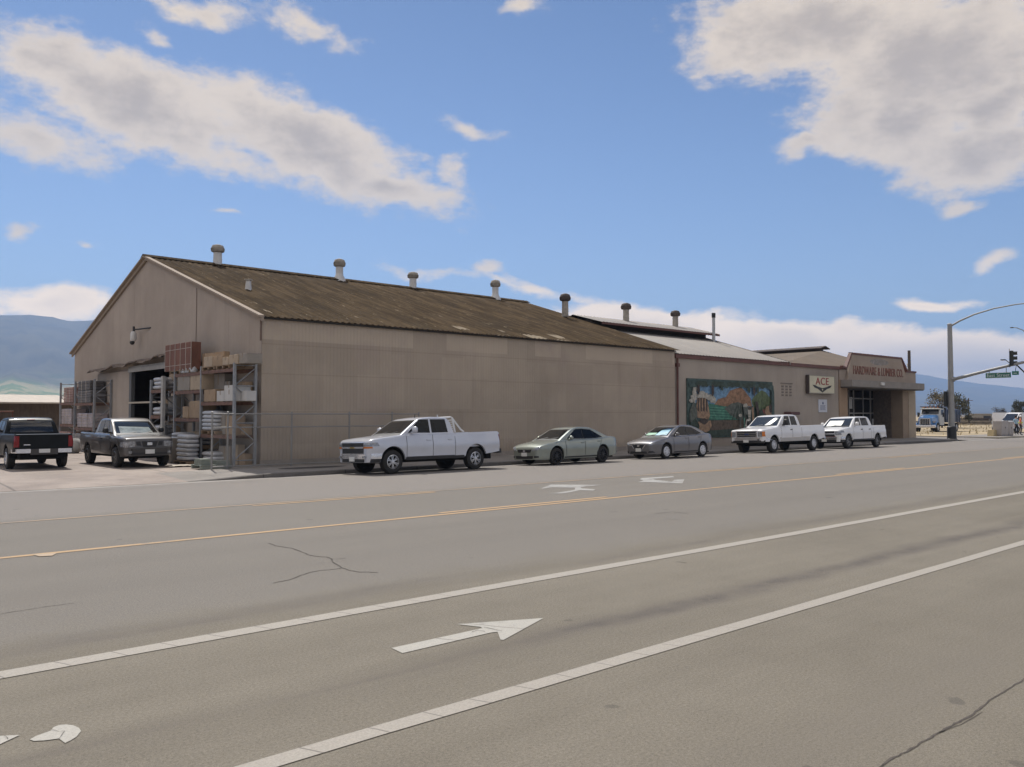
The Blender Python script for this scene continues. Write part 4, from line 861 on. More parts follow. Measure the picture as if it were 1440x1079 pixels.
# ---- silver double-cab pickup
SILV = dict(rimr=.58, L=5.80, W=2.03, R=.40, tw=.265, rim='six', axles=(.97,4.61), floor=.36, gap=.085,
  top=[(0,1.00),(.03,1.08),(.12,1.14),(.35,1.18),(.9,1.235),(1.45,1.29),(1.6,1.30),(3.6,1.31),(5.0,1.335),(5.7,1.355),(5.8,1.34)],
  plan=[(0,.85),(.04,.90),(.14,.955),(.4,.995),(.9,1.0),(5.0,1.0),(5.6,.985),(5.74,.97),(5.8,.945)],
  bot=[(0,.40),(.4,.38),(.6,.43),(1.4,.46),(3.8,.46),(4.1,.48),(5.1,.54),(5.8,.62)], bed=(3.68,5.73,.82),
  roof=[(1.22,1.22),(1.45,1.37),(1.85,1.63),(2.15,1.80),(2.4,1.86),(2.8,1.89),(3.2,1.88),(3.42,1.84),(3.52,1.76),(3.64,1.36),(3.66,1.28)], tum=.24, inset=.045,
  windows=[[(1.78,1.37),(2.56,1.36),(2.56,1.79),(2.20,1.79)], [(2.68,1.36),(3.36,1.37),(3.30,1.79),(2.68,1.79)], [(1.66,1.37),(1.78,1.37),(2.20,1.79),(2.12,1.76)]],
  doors=[[(1.54,.56),(2.62,.56),(2.62,1.25),(1.54,1.24)], [(2.66,.56),(3.58,.56),(3.58,1.26),(2.66,1.25)]], gaps=[(1.52,.54,1.52,1.25),(2.64,.54,2.64,1.28),(3.64,.5,3.64,1.30),(1.52,.545,3.6,.545)],
  handles=[(2.46,1.10),(3.40,1.11)], mirror=(1.80,1.36), mirs=(.24,.20), mirror_m=P_SIL, ws=((-.80,1.32),(.80,1.32),(.70,1.78),(-.70,1.78)), rw=((-.66,1.42),(.66,1.42),(.58,1.76),(-.58,1.76)),
  patches=[('grille',[((-.66,.70),(.66,.70),(.66,.86),(-.66,.86)), ((-.66,.925),(.66,.925),(.66,1.045),(-.66,1.045))],'front',TRIMB,.02,.06),
   ('grille_bar',[((-.68,.862),(.68,.862),(.68,.922),(-.68,.922)), ((-.68,1.048),(.68,1.048),(.68,1.078),(-.68,1.078)),((-.70,.665),(.70,.665),(.70,.698),(-.70,.698))],'front',CHROME,.035,.06),
   ('emblem',[((-.13,.868),(.13,.868),(.13,.916),(-.13,.916))],'front',mat('gold_emblem',(.42,.30,.08),.3,.8),.05,.05),
   ('bumper',[((-.97,.52),(.97,.52),(.96,.665),(-.96,.665))],'front',CHROME,.05,.1), ('lower_bumper',[((-.93,.41),(.93,.41),(.95,.515),(-.95,.515))],'front',TRIMB,.03,.08),
   ('tail_bumper',[((-.95,.56),(.95,.56),(.95,.72),(-.95,.72))],'rear',TRIMB,.09,.12), ('tailgate',[((-.80,.78),(.80,.78),(.80,1.31),(-.80,1.31))],'rear',P_SIL,.012,.02),
   ('license_plate',[((-.15,.44),(.15,.44),(.15,.59),(-.15,.59))],'front',PLATE,.065,.06)],
  sides=[('rocker_panel',[((1.48,.44),(4.05,.44),(4.05,.535),(1.48,.535))],TRIMB,.012), ('bumper_end',[((.10,.52),(.47,.52),(.50,.69),(.10,.69))],CHROME,.03), ('lower_bumper_end',[((.10,.40),(.46,.40),(.47,.515),(.10,.515))],TRIMB,.02), ('headlight_end',[((.10,.93),(.40,.94),(.34,1.05),(.10,1.055))],LENS,.015), ('wheel_lip',[((.44,.52),(.50,.52),(.64,.83),(.60,.86)),((1.50,.52),(1.44,.52),(1.30,.83),(1.34,.86)),((.60,.83),(1.34,.83),(1.24,.915),(.70,.915))],P_SIL,.02)])
SILV['sides'] = SILV['sides'][:4]
SILV['patches'] += [('headlight',[q],'front',LENS,.022,.05) for q in both(((.69,.93),(.97,.93),(.965,1.055),(.69,1.055)))] + [('turn_signal',[q],'front',AMBER,.022,.05) for q in both(((.70,.862),(.975,.862),(.97,.918),(.70,.918)))] + [('fog_light',[q],'front',LENS,.06,.06) for q in both(((.66,.545),(.82,.545),(.82,.62),(.66,.62)))] + [('tail_light',[q],'rear',RED_L,.02,.09) for q in both(((.83,.88),(.945,.88),(.94,1.24),(.83,1.24)))]
WXN = 23.42
def park(name, label, cat, cfg, pxf, pxr, paint_m, near=WXN, group='vehicles parked along the kerb'):
    xf, xr = at_y(pxf, near)[0], at_y(pxr, near)[0]; a0, a1 = cfg['axles']; mid = (xf+xr)/2; xc = mid+(cfg['L']/2-(a0+a1)/2)
    yc = near+cfg['W']/2-.03
    z0, z1 = road_z(near+.05), road_z(near+cfg['W']-.25)
    return make_vehicle(name, label, cat, cfg, (xc, yc, (z0+z1)/2+.003), math.pi, paint_m, group, roll=math.atan((z0-z1)/(cfg['W']-.3)))
SILV_S = lengthen(SILV, .968); v1, V1, b1 = park('pickup_truck', 'silver double cab pickup with white ladder rack behind its cab, parked along the kerb', 'pickup truck', SILV_S, 553, 671, P_SIL)
# headache rack behind the cab and antenna
hr = MB(); hx = V1.L/2-3.60
hr.tube([(hx+.10,-.80,1.88),(hx+.10,.80,1.88)], .03, 8)
for sg in (1,-1): hr.tube([(hx-.02,sg*.86,1.34),(hx+.05,sg*.82,1.82),(hx+.10,sg*.78,1.89)], .035, 8).tube([(hx-.40,sg*.88,1.36),(hx-.28,sg*.86,1.44),(hx+.07,sg*.81,1.86)], .03, 8)
for k in range(6): hr.tube([(hx+.0+.012*k,-.84,1.40+.075*k),(hx+.0+.012*k,.84,1.40+.075*k)], .014, 6)
hr.tube([(hx+.10,.0,1.88),(hx+.10,.0,1.99)], .02, 6)
hr.build('ladder_rack', mat('white_powder_coat', (.66,.66,.66), .4), v1)
MB().tube([(V1.L/2-2.35,.2,1.88),(V1.L/2-2.38,.2,1.99)], .012, 6).build('antenna', BLACK, v1)
# ---- white long-bed extended cab pickup
FORD = dict(L=6.25, W=2.03, R=.405, tw=.26, rim='steel', rimr=.56, axles=(1.0,5.03), floor=.45, gap=.09, rimm=RIM_W,
  top=[(0,1.12),(.03,1.18),(.2,1.21),(.8,1.27),(1.5,1.34),(1.7,1.36),(3.7,1.37),(6.1,1.40),(6.25,1.38)], plan=[(0,.90),(.04,.94),(.14,.975),(.4,.995),(.9,1.0),(5.4,1.0),(6.1,.985),(6.25,.95)],
  bot=[(0,.60),(.4,.56),(.6,.56),(1.5,.55),(4.4,.55),(5.6,.60),(6.25,.70)], bed=(3.74,6.17,.88), vp=[(.2,.95),(.5,.985),(.76,.986),(.92,1.0),(1.06,.998),(1.25,.968),(1.5,.94)],
  roof=[(1.38,1.32),(1.6,1.44),(2.0,1.74),(2.2,1.88),(2.4,1.94),(2.8,1.97),(3.3,1.96),(3.5,1.92),(3.58,1.84),(3.69,1.44),(3.70,1.34)], tum=.22, inset=.045,
  windows=[[(1.98,1.43),(2.70,1.43),(2.70,1.87),(2.32,1.87)], [(2.84,1.43),(3.40,1.43),(3.30,1.87),(2.84,1.87)]], doors=[[(1.70,.62),(2.74,.62),(2.74,1.31),(1.70,1.31)],[(2.79,.62),(3.62,.62),(3.62,1.32),(2.79,1.32)]],
  gaps=[(1.68,.58,1.68,1.33),(2.765,.58,2.765,1.36),(3.71,.56,3.71,1.37)], handles=[(2.66,1.17)], handle_m=TRIMB, mirror=(1.98,1.42), mirs=(.26,.30), mirror_m=TRIMB, ws=((-.82,1.40),(.82,1.40),(.72,1.87),(-.72,1.87)), rw=((-.66,1.48),(.66,1.48),(.58,1.82),(-.58,1.82)),
  patches=[('grille',[((-.56,.84),(.56,.84),(.56,1.10),(-.56,1.10))],'front',TRIMB,.015,.05), ('grille_frame',[((-.62,.80),(.62,.80),(.62,.838),(-.62,.838)),((-.62,1.10),(.62,1.10),(.62,1.14),(-.62,1.14)),((-.62,.84),(-.56,.84),(-.56,1.10),(-.62,1.10)),((.56,.84),(.62,.84),(.62,1.10),(.56,1.10)),((-.56,.915),(.56,.915),(.56,.935),(-.56,.935)),((-.56,1.0),(.56,1.0),(.56,1.02),(-.56,1.02))],'front',CHROME,.03,.05),
   ('emblem',[((-.11,.93),(.11,.93),(.11,1.01),(-.11,1.01))],'front',mat('dark_blue_emblem',(.02,.035,.12),.3),.045,.05), ('bumper',[((-1.0,.655),(1.0,.655),(.99,.80),(-.99,.80))],'front',CHROME,.10,.16), ('lower_bumper',[((-.96,.52),(.96,.52),(.98,.65),(-.98,.65))],'front',TRIMB,.08,.14),
   ('license_plate',[((-.15,.55),(.15,.55),(.15,.68),(-.15,.68))],'front',PLATE,.115,.03), ('tail_bumper',[((-.96,.62),(.96,.62),(.96,.78),(-.96,.78))],'rear',CHROME,.10,.14)],
  sides=[('lower_stripe',[((1.52,.57),(4.52,.57),(4.52,.78),(1.52,.78))],mat('pale_tan_paint',(.42,.39,.35),.4,coat=.5),.006)])
FORD['patches'] += [('headlight',[q],'front',LENS,.02,.05) for q in both(((.66,.84),(.90,.84),(.90,1.10),(.66,1.10)))] + [('turn_signal',[q],'front',AMBER,.02,.06) for q in both(((.905,.85),(.99,.85),(.985,1.10),(.905,1.10)))] + [('tail_light',[q],'rear',RED_L,.02,.07) for q in both(((.84,.92),(.945,.92),(.94,1.30),(.84,1.30)))]
SHADE_GLARE_W = mat('white_shade_glare', (.42,.415,.37), .35, var=.35, scale=3.5, coat=1.0); FORD['patches'].append(('windscreen_patch',[((.10,1.43),(.40,1.43),(.66,1.80),(.44,1.84))],'front',SHADE_GLARE_W,.018,.02))  # sunshade and glass reflection painted together as one pale patch
v2, V2, b2 = park('pickup_truck', 'white long bed pickup with black lower bumper and amber lamps, parked by the mural', 'pickup truck', FORD, 1089, 1145, P_WHT)
# ---- white crew cab pickup
CHEV = dict(SILV); CHEV.update(L=5.82, R=.385, rim='five', rimm=mat('grey_rim', (.22,.22,.22), .4, .5), tw=.25, gap=.08,
  top=[(0,.98),(.03,1.06),(.12,1.10),(.35,1.14),(.9,1.20),(1.45,1.255),(1.6,1.265),(3.9,1.28),(5.0,1.30),(5.72,1.32),(5.82,1.30)], bed=(4.06,5.75,.82),
  roof=[(1.28,1.20),(1.5,1.33),(1.9,1.62),(2.15,1.77),(2.4,1.835),(2.8,1.855),(3.5,1.85),(3.75,1.82),(3.87,1.74),(4.02,1.33),(4.04,1.25)],
  windows=[[(1.84,1.34),(2.60,1.34),(2.60,1.76),(2.22,1.76)],[(2.76,1.34),(3.62,1.34),(3.50,1.76),(2.76,1.76)]], doors=[[(1.56,.56),(2.66,.56),(2.66,1.22),(1.56,1.22)],[(2.71,.56),(3.70,.56),(3.70,1.22),(2.71,1.22)]], gaps=[(1.54,.54,1.54,1.24),(2.685,.54,2.685,1.27),(3.73,.54,3.73,1.27),(4.05,.52,4.05,1.28)],
  handles=[(2.55,1.09),(3.56,1.09)], handle_m=TRIMB, mirror=(1.86,1.33), mirs=(.22,.20), mirror_m=P_WH2, ws=((-.80,1.28),(.80,1.28),(.70,1.75),(-.70,1.75)),
  patches=[('grille',[((-.62,.72),(.62,.72),(.62,.84),(-.62,.84)),((-.62,.90),(.62,.90),(.62,1.02),(-.62,1.02))],'front',TRIMB,.02,.06),('grille_bar',[((-.66,.842),(.66,.842),(.66,.898),(-.66,.898))],'front',CHROME,.03,.05),
   ('bumper',[((-.97,.53),(.97,.53),(.96,.68),(-.96,.68))],'front',mat('grey_chrome',(.40,.38,.37),.25,.8),.06,.1),('lower_bumper',[((-.93,.40),(.93,.40),(.95,.525),(-.95,.525))],'front',TRIMB,.04,.08),('bumper_strip',[((-.97,.70),(.97,.70),(.97,.74),(-.97,.74))],'front',mat('rust_strip',(.20,.06,.04),.6),.02,.04),
   ('license_plate',[((-.15,.42),(.15,.42),(.15,.56),(-.15,.56))],'front',PLATE,.07,.05),('tail_bumper',[((-.95,.56),(.95,.56),(.95,.72),(-.95,.72))],'rear',CHROME,.09,.12)]
   +[('headlight',[q],'front',LENS,.02,.05) for q in both(((.66,.80),(.97,.80),(.96,1.01),(.66,1.01)))]+[('tail_light',[q],'rear',RED_L,.02,.07) for q in both(((.83,.85),(.945,.85),(.94,1.22),(.83,1.22)))]+[('windscreen_patch',[((-.64,1.31),(.30,1.31),(.30,1.66),(-.60,1.66))],'front',SHADE_GLARE_W,.018,.02)])
v3, V3, b3 = park('pickup_truck', 'white crew cab pickup with dull grey bumper, last in the row by the store entrance', 'pickup truck', CHEV, 1193, 1234.5, P_WH2)
# ---- sedans
ALT = dict(L=4.86, W=1.80, R=.335, tw=.215, rim='ten', rimm=RIM_D, rimr=.68, axles=(.98,3.755), floor=.2, gap=.05, crown=.05, win=.03,
  top=[(0,.52),(.02,.62),(.08,.70),(.25,.765),(.6,.84),(1.0,.90),(1.35,.955),(2.2,.97),(3.2,.995),(3.9,1.03),(4.2,1.055),(4.55,1.05),(4.74,1.02),(4.82,.90),(4.86,.66)],
  plan=[(0,.62),(.03,.72),(.1,.82),(.25,.91),(.5,.97),(.9,1.0),(3.6,1.0),(4.3,.96),(4.65,.89),(4.8,.80),(4.86,.70)], bot=[(0,.22),(.5,.20),(1.4,.21),(3.3,.21),(4.3,.26),(4.86,.36)], vp=[(.15,.93),(.32,.975),(.46,.982),(.62,1.0),(.76,.992),(.9,.965),(1.05,.92)],
  roof=[(1.12,.90),(1.35,1.02),(1.75,1.22),(2.1,1.38),(2.35,1.445),(2.7,1.47),(3.05,1.455),(3.4,1.385),(3.75,1.25),(4.1,1.10),(4.25,1.02)], inset=.05, tum=.36,
  windows=[[(1.88,1.02),(2.62,1.01),(2.62,1.38),(2.30,1.37)],[(2.66,1.01),(3.46,1.03),(3.18,1.34),(2.66,1.385)],[(3.48,1.03),(3.80,1.06),(3.45,1.22),(3.22,1.33)],[(1.66,1.02),(1.88,1.02),(2.30,1.37),(2.20,1.34)]],
  doors=[[(1.56,.36),(2.60,.36),(2.62,.93),(1.50,.92)],[(2.66,.36),(3.32,.36),(3.66,.95),(2.67,.93)]], gaps=[(1.52,.34,1.47,.93),(2.63,.34,2.645,.97),(3.36,.34,3.70,.97)], handles=[(2.48,.85),(3.50,.88)], mirror=(1.76,.99), mirs=(.17,.13), mirror_m=P_GRN, handle_m=P_GRN,
  ws=((-.66,1.0),(.66,1.0),(.54,1.38),(-.54,1.38)), rw=((-.58,1.14),(.58,1.14),(.50,1.36),(-.50,1.36)),
  patches=[('grille',[((-.34,.50),(.34,.50),(.40,.62),(-.40,.62))],'front',TRIMB,.012,.04),('emblem',[((-.06,.52),(.06,.52),(.06,.60),(-.06,.60))],'front',CHROME,.022,.04),('lower_grille',[((-.46,.26),(.46,.26),(.50,.37),(-.50,.37))],'front',TRIMB,.012,.04),
   ('license_plate',[((-.15,.36),(.15,.36),(.15,.50),(-.15,.50))],'front',PLATE,.025,.04),('rear_plate',[((-.15,.72),(.15,.72),(.15,.86),(-.15,.86))],'rear',PLATE,.012,.03)]
   +[('headlight',[q],'front',LENS,.012,.05) for q in both(((.44,.56),(.74,.60),(.80,.74),(.60,.705)))]+[('fog_light',[q],'front',TRIMB,.012,.03) for q in both(((.56,.29),(.72,.30),(.72,.37),(.56,.37)))]+[('tail_light',[q],'rear',RED_L,.012,.05) for q in both(((.52,.72),(.74,.72),(.72,.90),(.52,.92)))],
  sides=[('sill_strip',[((1.42,.26),(3.36,.27),(3.36,.32),(1.42,.31))],TRIMB,.008)])
v4, V4, b4 = park('sedan', 'grey-green sedan with black wheels parked behind the silver pickup', 'car', lengthen(ALT, .962), 783, 849, P_GRN)
SEN = dict(ALT); SEN.update(L=4.62, W=1.77, R=.325, rim='cap', rimm=RIM_W, rimr=.66, axles=(.92,3.62), gap=.055,
  top=[(0,.54),(.02,.64),(.08,.71),(.25,.775),(.6,.86),(1.0,.925),(1.3,.97),(2.2,1.0),(3.2,1.035),(3.9,1.075),(4.2,1.09),(4.42,1.07),(4.54,.98),(4.62,.68)],
  plan=[(0,.64),(.03,.74),(.1,.83),(.25,.92),(.5,.98),(.9,1.0),(3.4,1.0),(4.1,.95),(4.45,.86),(4.56,.79),(4.62,.70)],
  roof=[(1.02,.90),(1.25,1.03),(1.65,1.25),(2.0,1.40),(2.25,1.465),(2.6,1.495),(2.95,1.48),(3.3,1.41),(3.65,1.28),(3.95,1.15),(4.1,1.06)],
  windows=[[(1.78,1.06),(2.50,1.05),(2.50,1.41),(2.20,1.40)],[(2.54,1.05),(3.30,1.07),(3.04,1.36),(2.54,1.41)],[(3.32,1.07),(3.64,1.11),(3.32,1.25),(3.08,1.35)],[(1.56,1.06),(1.78,1.06),(2.20,1.40),(2.08,1.36)]],
  doors=[[(1.46,.36),(2.48,.36),(2.50,.96),(1.42,.95)],[(2.54,.36),(3.18,.36),(3.52,.99),(2.55,.97)]], gaps=[(1.43,.34,1.39,.96),(2.51,.34,2.525,1.0),(3.22,.34,3.56,1.0)], handles=[(2.36,.90),(3.38,.93)], mirror=(1.66,1.03), mirror_m=P_GRY, handle_m=P_GRY,
  ws=((-.66,1.03),(.66,1.03),(.54,1.41),(-.54,1.41)), rw=((-.58,1.18),(.58,1.18),(.50,1.38),(-.50,1.38)),
  patches=[('grille',[((-.20,.46),(.20,.46),(.36,.65),(-.36,.65))],'front',TRIMB,.012,.04),('grille_bar',[((.20,.44),(.245,.44),(.42,.65),(.365,.65)),((-.245,.44),(-.20,.44),(-.365,.65),(-.42,.65))],'front',CHROME,.02,.04),('emblem',[((-.06,.555),(.06,.555),(.06,.635),(-.06,.635))],'front',CHROME,.022,.04),('lower_grille',[((-.5,.25),(.5,.25),(.44,.35),(-.44,.35))],'front',TRIMB,.012,.04),
   ('license_plate',[((-.15,.34),(.15,.34),(.15,.49),(-.15,.49))],'front',PLATE,.03,.04),('rear_plate',[((-.15,.72),(.15,.72),(.15,.86),(-.15,.86))],'rear',PLATE,.012,.03)]
   +[('headlight',[q],'front',LENS,.012,.05) for q in both(((.46,.60),(.76,.63),(.80,.76),(.62,.70)))]+[('fog_light',[q],'front',TRIMB,.012,.03) for q in both(((.54,.27),(.78,.29),(.72,.37),(.58,.36)))]+[('tail_light',[q],'rear',RED_L,.012,.12) for q in both(((.54,.80),(.74,.80),(.70,.96),(.54,.98)))]
   +[('windscreen_patch',[((-.62,1.06),(-.05,1.06),(-.05,1.17),(-.58,1.17))],'front',mat('green_sunshade',(.22,.50,.33),.35,var=.35,scale=9,coat=1.0),.02,.02),('windscreen_patch',[((-.04,1.05),(.60,1.05),(.53,1.30),(.06,1.28))],'front',mat('cyan_sunshade',(.28,.55,.66),.3,var=.2,scale=4,coat=1.0),.02,.02)])
v5, V5, b5 = park('sedan', 'dark grey sedan with silver hubcaps and a cyan windscreen shade parked left of the mural', 'car', SEN, 937, 989, P_GRY)
# ---- charcoal mid-size pickup facing the street
DKB = mat('dark_bumper_plastic', (.05,.046,.044), .55, var=.15)
FRO = dict(SILV); FRO.update(L=5.2, W=1.85, R=.365, tw=.245, rim='five', rimm=mat('dull_alloy', (.16,.155,.15), .4, .6), axles=(.88,4.08), floor=.34, gap=.09, win=.01,
  top=[(0,.96),(.03,1.02),(.12,1.055),(.4,1.09),(.9,1.13),(1.35,1.17),(1.5,1.185),(3.3,1.20),(4.4,1.20),(5.1,1.21),(5.2,1.19)], plan=[(0,.80),(.04,.86),(.14,.93),(.4,.98),(.9,1.0),(4.4,1.0),(5.05,.98),(5.2,.93)], bot=[(0,.42),(.4,.38),(.6,.42),(1.3,.43),(3.5,.43),(4.5,.5),(5.2,.6)], bed=(3.36,5.12,.75), tum=.26,
  roof=[(1.12,1.12),(1.4,1.29),(1.75,1.53),(2.0,1.68),(2.2,1.735),(2.6,1.76),(2.95,1.745),(3.1,1.70),(3.2,1.60),(3.32,1.24),(3.34,1.16)],
  windows=[[(1.66,1.25),(2.42,1.25),(2.42,1.66),(2.06,1.66)],[(2.52,1.25),(3.05,1.25),(2.98,1.64),(2.52,1.66)]], doors=[[(1.40,.5),(2.46,.5),(2.46,1.14),(1.40,1.13)],[(2.51,.5),(3.20,.5),(3.20,1.14),(2.51,1.14)]], gaps=[(1.38,.48,1.38,1.16),(2.485,.48,2.485,1.19),(3.35,.48,3.35,1.2)],
  handles=[(2.36,1.02)], handle_m=TRIMB, mirror=(1.64,1.24), mirs=(.20,.17), mirror_m=TRIMB, ws=((-.74,1.19),(.74,1.19),(.63,1.64),(-.63,1.64)), rw=((-.64,1.28),(.64,1.28),(.57,1.62),(-.57,1.62)),
  patches=[('grille',[((-.22,.74),(.22,.74),(.28,.94),(-.28,.94)),((.28,.78),(.44,.80),(.46,.93),(.33,.94)),((-.44,.80),(-.28,.78),(-.33,.94),(-.46,.93))],'front',TRIMB,.012,.05),('emblem',[((-.085,.80),(.085,.80),(.085,.90),(-.085,.90))],'front',CHROME,.03,.05),('bumper',[((-.92,.44),(.92,.44),(.91,.69),(-.91,.69))],'front',DKB,.05,.09),('lower_bumper',[((-.6,.47),(.6,.47),(.6,.545),(-.6,.545))],'front',TRIMB,.055,.03),
   ('license_plate',[((-.16,.50),(.16,.50),(.16,.65),(-.16,.65))],'front',PLATE,.07,.04),('tail_bumper',[((-.9,.5),(.9,.5),(.9,.66),(-.9,.66))],'rear',CHROME,.10,.13)]
   +[('headlight',[q],'front',LENS,.015,.05) for q in both(((.50,.76),(.86,.72),(.85,.93),(.50,.95)))]+[('fog_light',[q],'front',LENS,.06,.05) for q in both(((.62,.52),(.72,.52),(.72,.60),(.62,.60)))]+[('tail_light',[q],'rear',RED_L,.02,.07) for q in both(((.76,.76),(.87,.76),(.86,1.14),(.76,1.14)))]
   +[('windscreen_patch',[((-.60,1.22),(.56,1.22),(.50,1.42),(-.56,1.46))],'front',mat('grey_green_patch',(.22,.25,.23),.2,var=.4,scale=5,coat=1.0),.018,.02)], sides=[('headlight_end',[((.10,.74),(.34,.76),(.28,.92),(.10,.93))],LENS,.012),('wheel_flare',[((.32,.60),(.40,.60),(.56,.93),(.50,.97)),((1.36,.60),(1.44,.60),(1.26,.97),(1.20,.93)),((.50,.90),(1.26,.90),(1.20,.98),(.56,.98))],DKB,.03)])  # grey-green patch across the lower windscreen
v6, V6, b6 = make_vehicle('pickup_truck', 'charcoal grey extended cab pickup facing the street beside the loaded racks', 'pickup truck', FRO, (10.18, 32.25+.88-.05+1.72, .06), -math.pi/2+R(1), P_CHR)
v6.location = (10.22, 31.95+1.72, .055)
# ---- black pickup seen from the rear
BLK = dict(FRO); BLK.update(L=5.35, W=1.90, R=.37, rim='steel', rimm=ALLOY, axles=(.95,4.15), bed=(3.42,5.27,.75), top=[(0,.96),(.03,1.02),(.12,1.06),(.4,1.10),(.9,1.15),(1.35,1.19),(1.5,1.20),(3.3,1.21),(4.4,1.22),(5.25,1.23),(5.35,1.21)], plan=[(0,.80),(.04,.86),(.14,.93),(.4,.98),(.9,1.0),(4.6,1.0),(5.25,.985),(5.35,.95)], bot=[(0,.42),(.4,.38),(.6,.42),(1.3,.43),(3.5,.43),(4.6,.52),(5.35,.62)], sides=[],
  roof=[(1.12,1.12),(1.4,1.29),(1.75,1.53),(2.0,1.68),(2.2,1.745),(2.6,1.77),(2.95,1.76),(3.12,1.72),(3.24,1.62),(3.40,1.25),(3.41,1.17)], gaps=[(1.38,.48,1.38,1.18),(2.485,.48,2.485,1.2),(3.415,.48,3.415,1.21)],
  rw=((-.70,1.26),(.70,1.26),(.63,1.67),(-.63,1.67)), handle_m=TRIMB,
  patches=[('grille',[((-.5,.7),(.5,.7),(.5,.92),(-.5,.92))],'front',TRIMB,.012,.05),('bumper',[((-.92,.44),(.92,.44),(.91,.66),(-.91,.66))],'front',CHROME,.05,.09),
   ('tail_bumper',[((-.93,.58),(-.42,.58),(-.42,.72),(-.93,.72)),((.42,.58),(.93,.58),(.93,.72),(.42,.72))],'rear',CHROME,.11,.14),('bumper_step',[((-.415,.52),(.415,.52),(.415,.715),(-.415,.715))],'rear',DKB,.10,.13),('license_plate',[((-.17,.585),(.17,.585),(.17,.715),(-.17,.715))],'rear',PLATE,.115,.05),
   ('tailgate',[((-.73,.76),(.73,.76),(.73,1.20),(-.73,1.20))],'rear',P_BLK,.014,.03),('tailgate_badge',[((.42,.845),(.62,.845),(.62,.875),(.42,.875))],'rear',CHROME,.024,.03),('brake_light',[((-.12,1.70),(.12,1.70),(.12,1.725),(-.12,1.725))],'rear',RED_L,.015,.05)]
   +[('headlight',[q],'front',LENS,.015,.05) for q in both(((.54,.72),(.86,.72),(.85,.93),(.54,.93)))]+[('tail_light',[q],'rear',RED_L,.02,.10) for q in both(((.755,.78),(.915,.78),(.905,1.16),(.755,1.16)))])
v7, V7, b7 = make_vehicle('pickup_truck', 'black pickup seen from behind with chrome rear bumper, in the yard at far left', 'pickup truck', BLK, (7.22, 32.35+2.675, .055), math.pi/2-R(1), P_BLK)
# ---- older olive pickup with pipe rack, mostly hidden
OLV = dict(FRO); OLV.update(rim='steel', rimm=RIM_D)
v8, V8, b8 = make_vehicle('pickup_truck', 'olive tan pickup with an overhead pipe rack, half hidden behind the black pickup', 'pickup truck', OLV, (6.9, 45.2, .06), math.pi/2+R(14), P_OLV)
rk = MB()
for sg in (1,-1):
    rk.tube([(1.1,sg*.8,2.02),(-2.4,sg*.85,2.02)], .035, 6)
    for xx in (1.0,-.9,-2.35): rk.tube([(xx,sg*.86,1.15 if xx < 0 else 1.7),(xx,sg*.82,2.02)], .03, 6)
for xx in (1.0,-.9,-2.35): rk.tube([(xx,-.82,2.02),(xx,.82,2.02)], .03, 6)
rk.build('pipe_rack', RUST, v8)
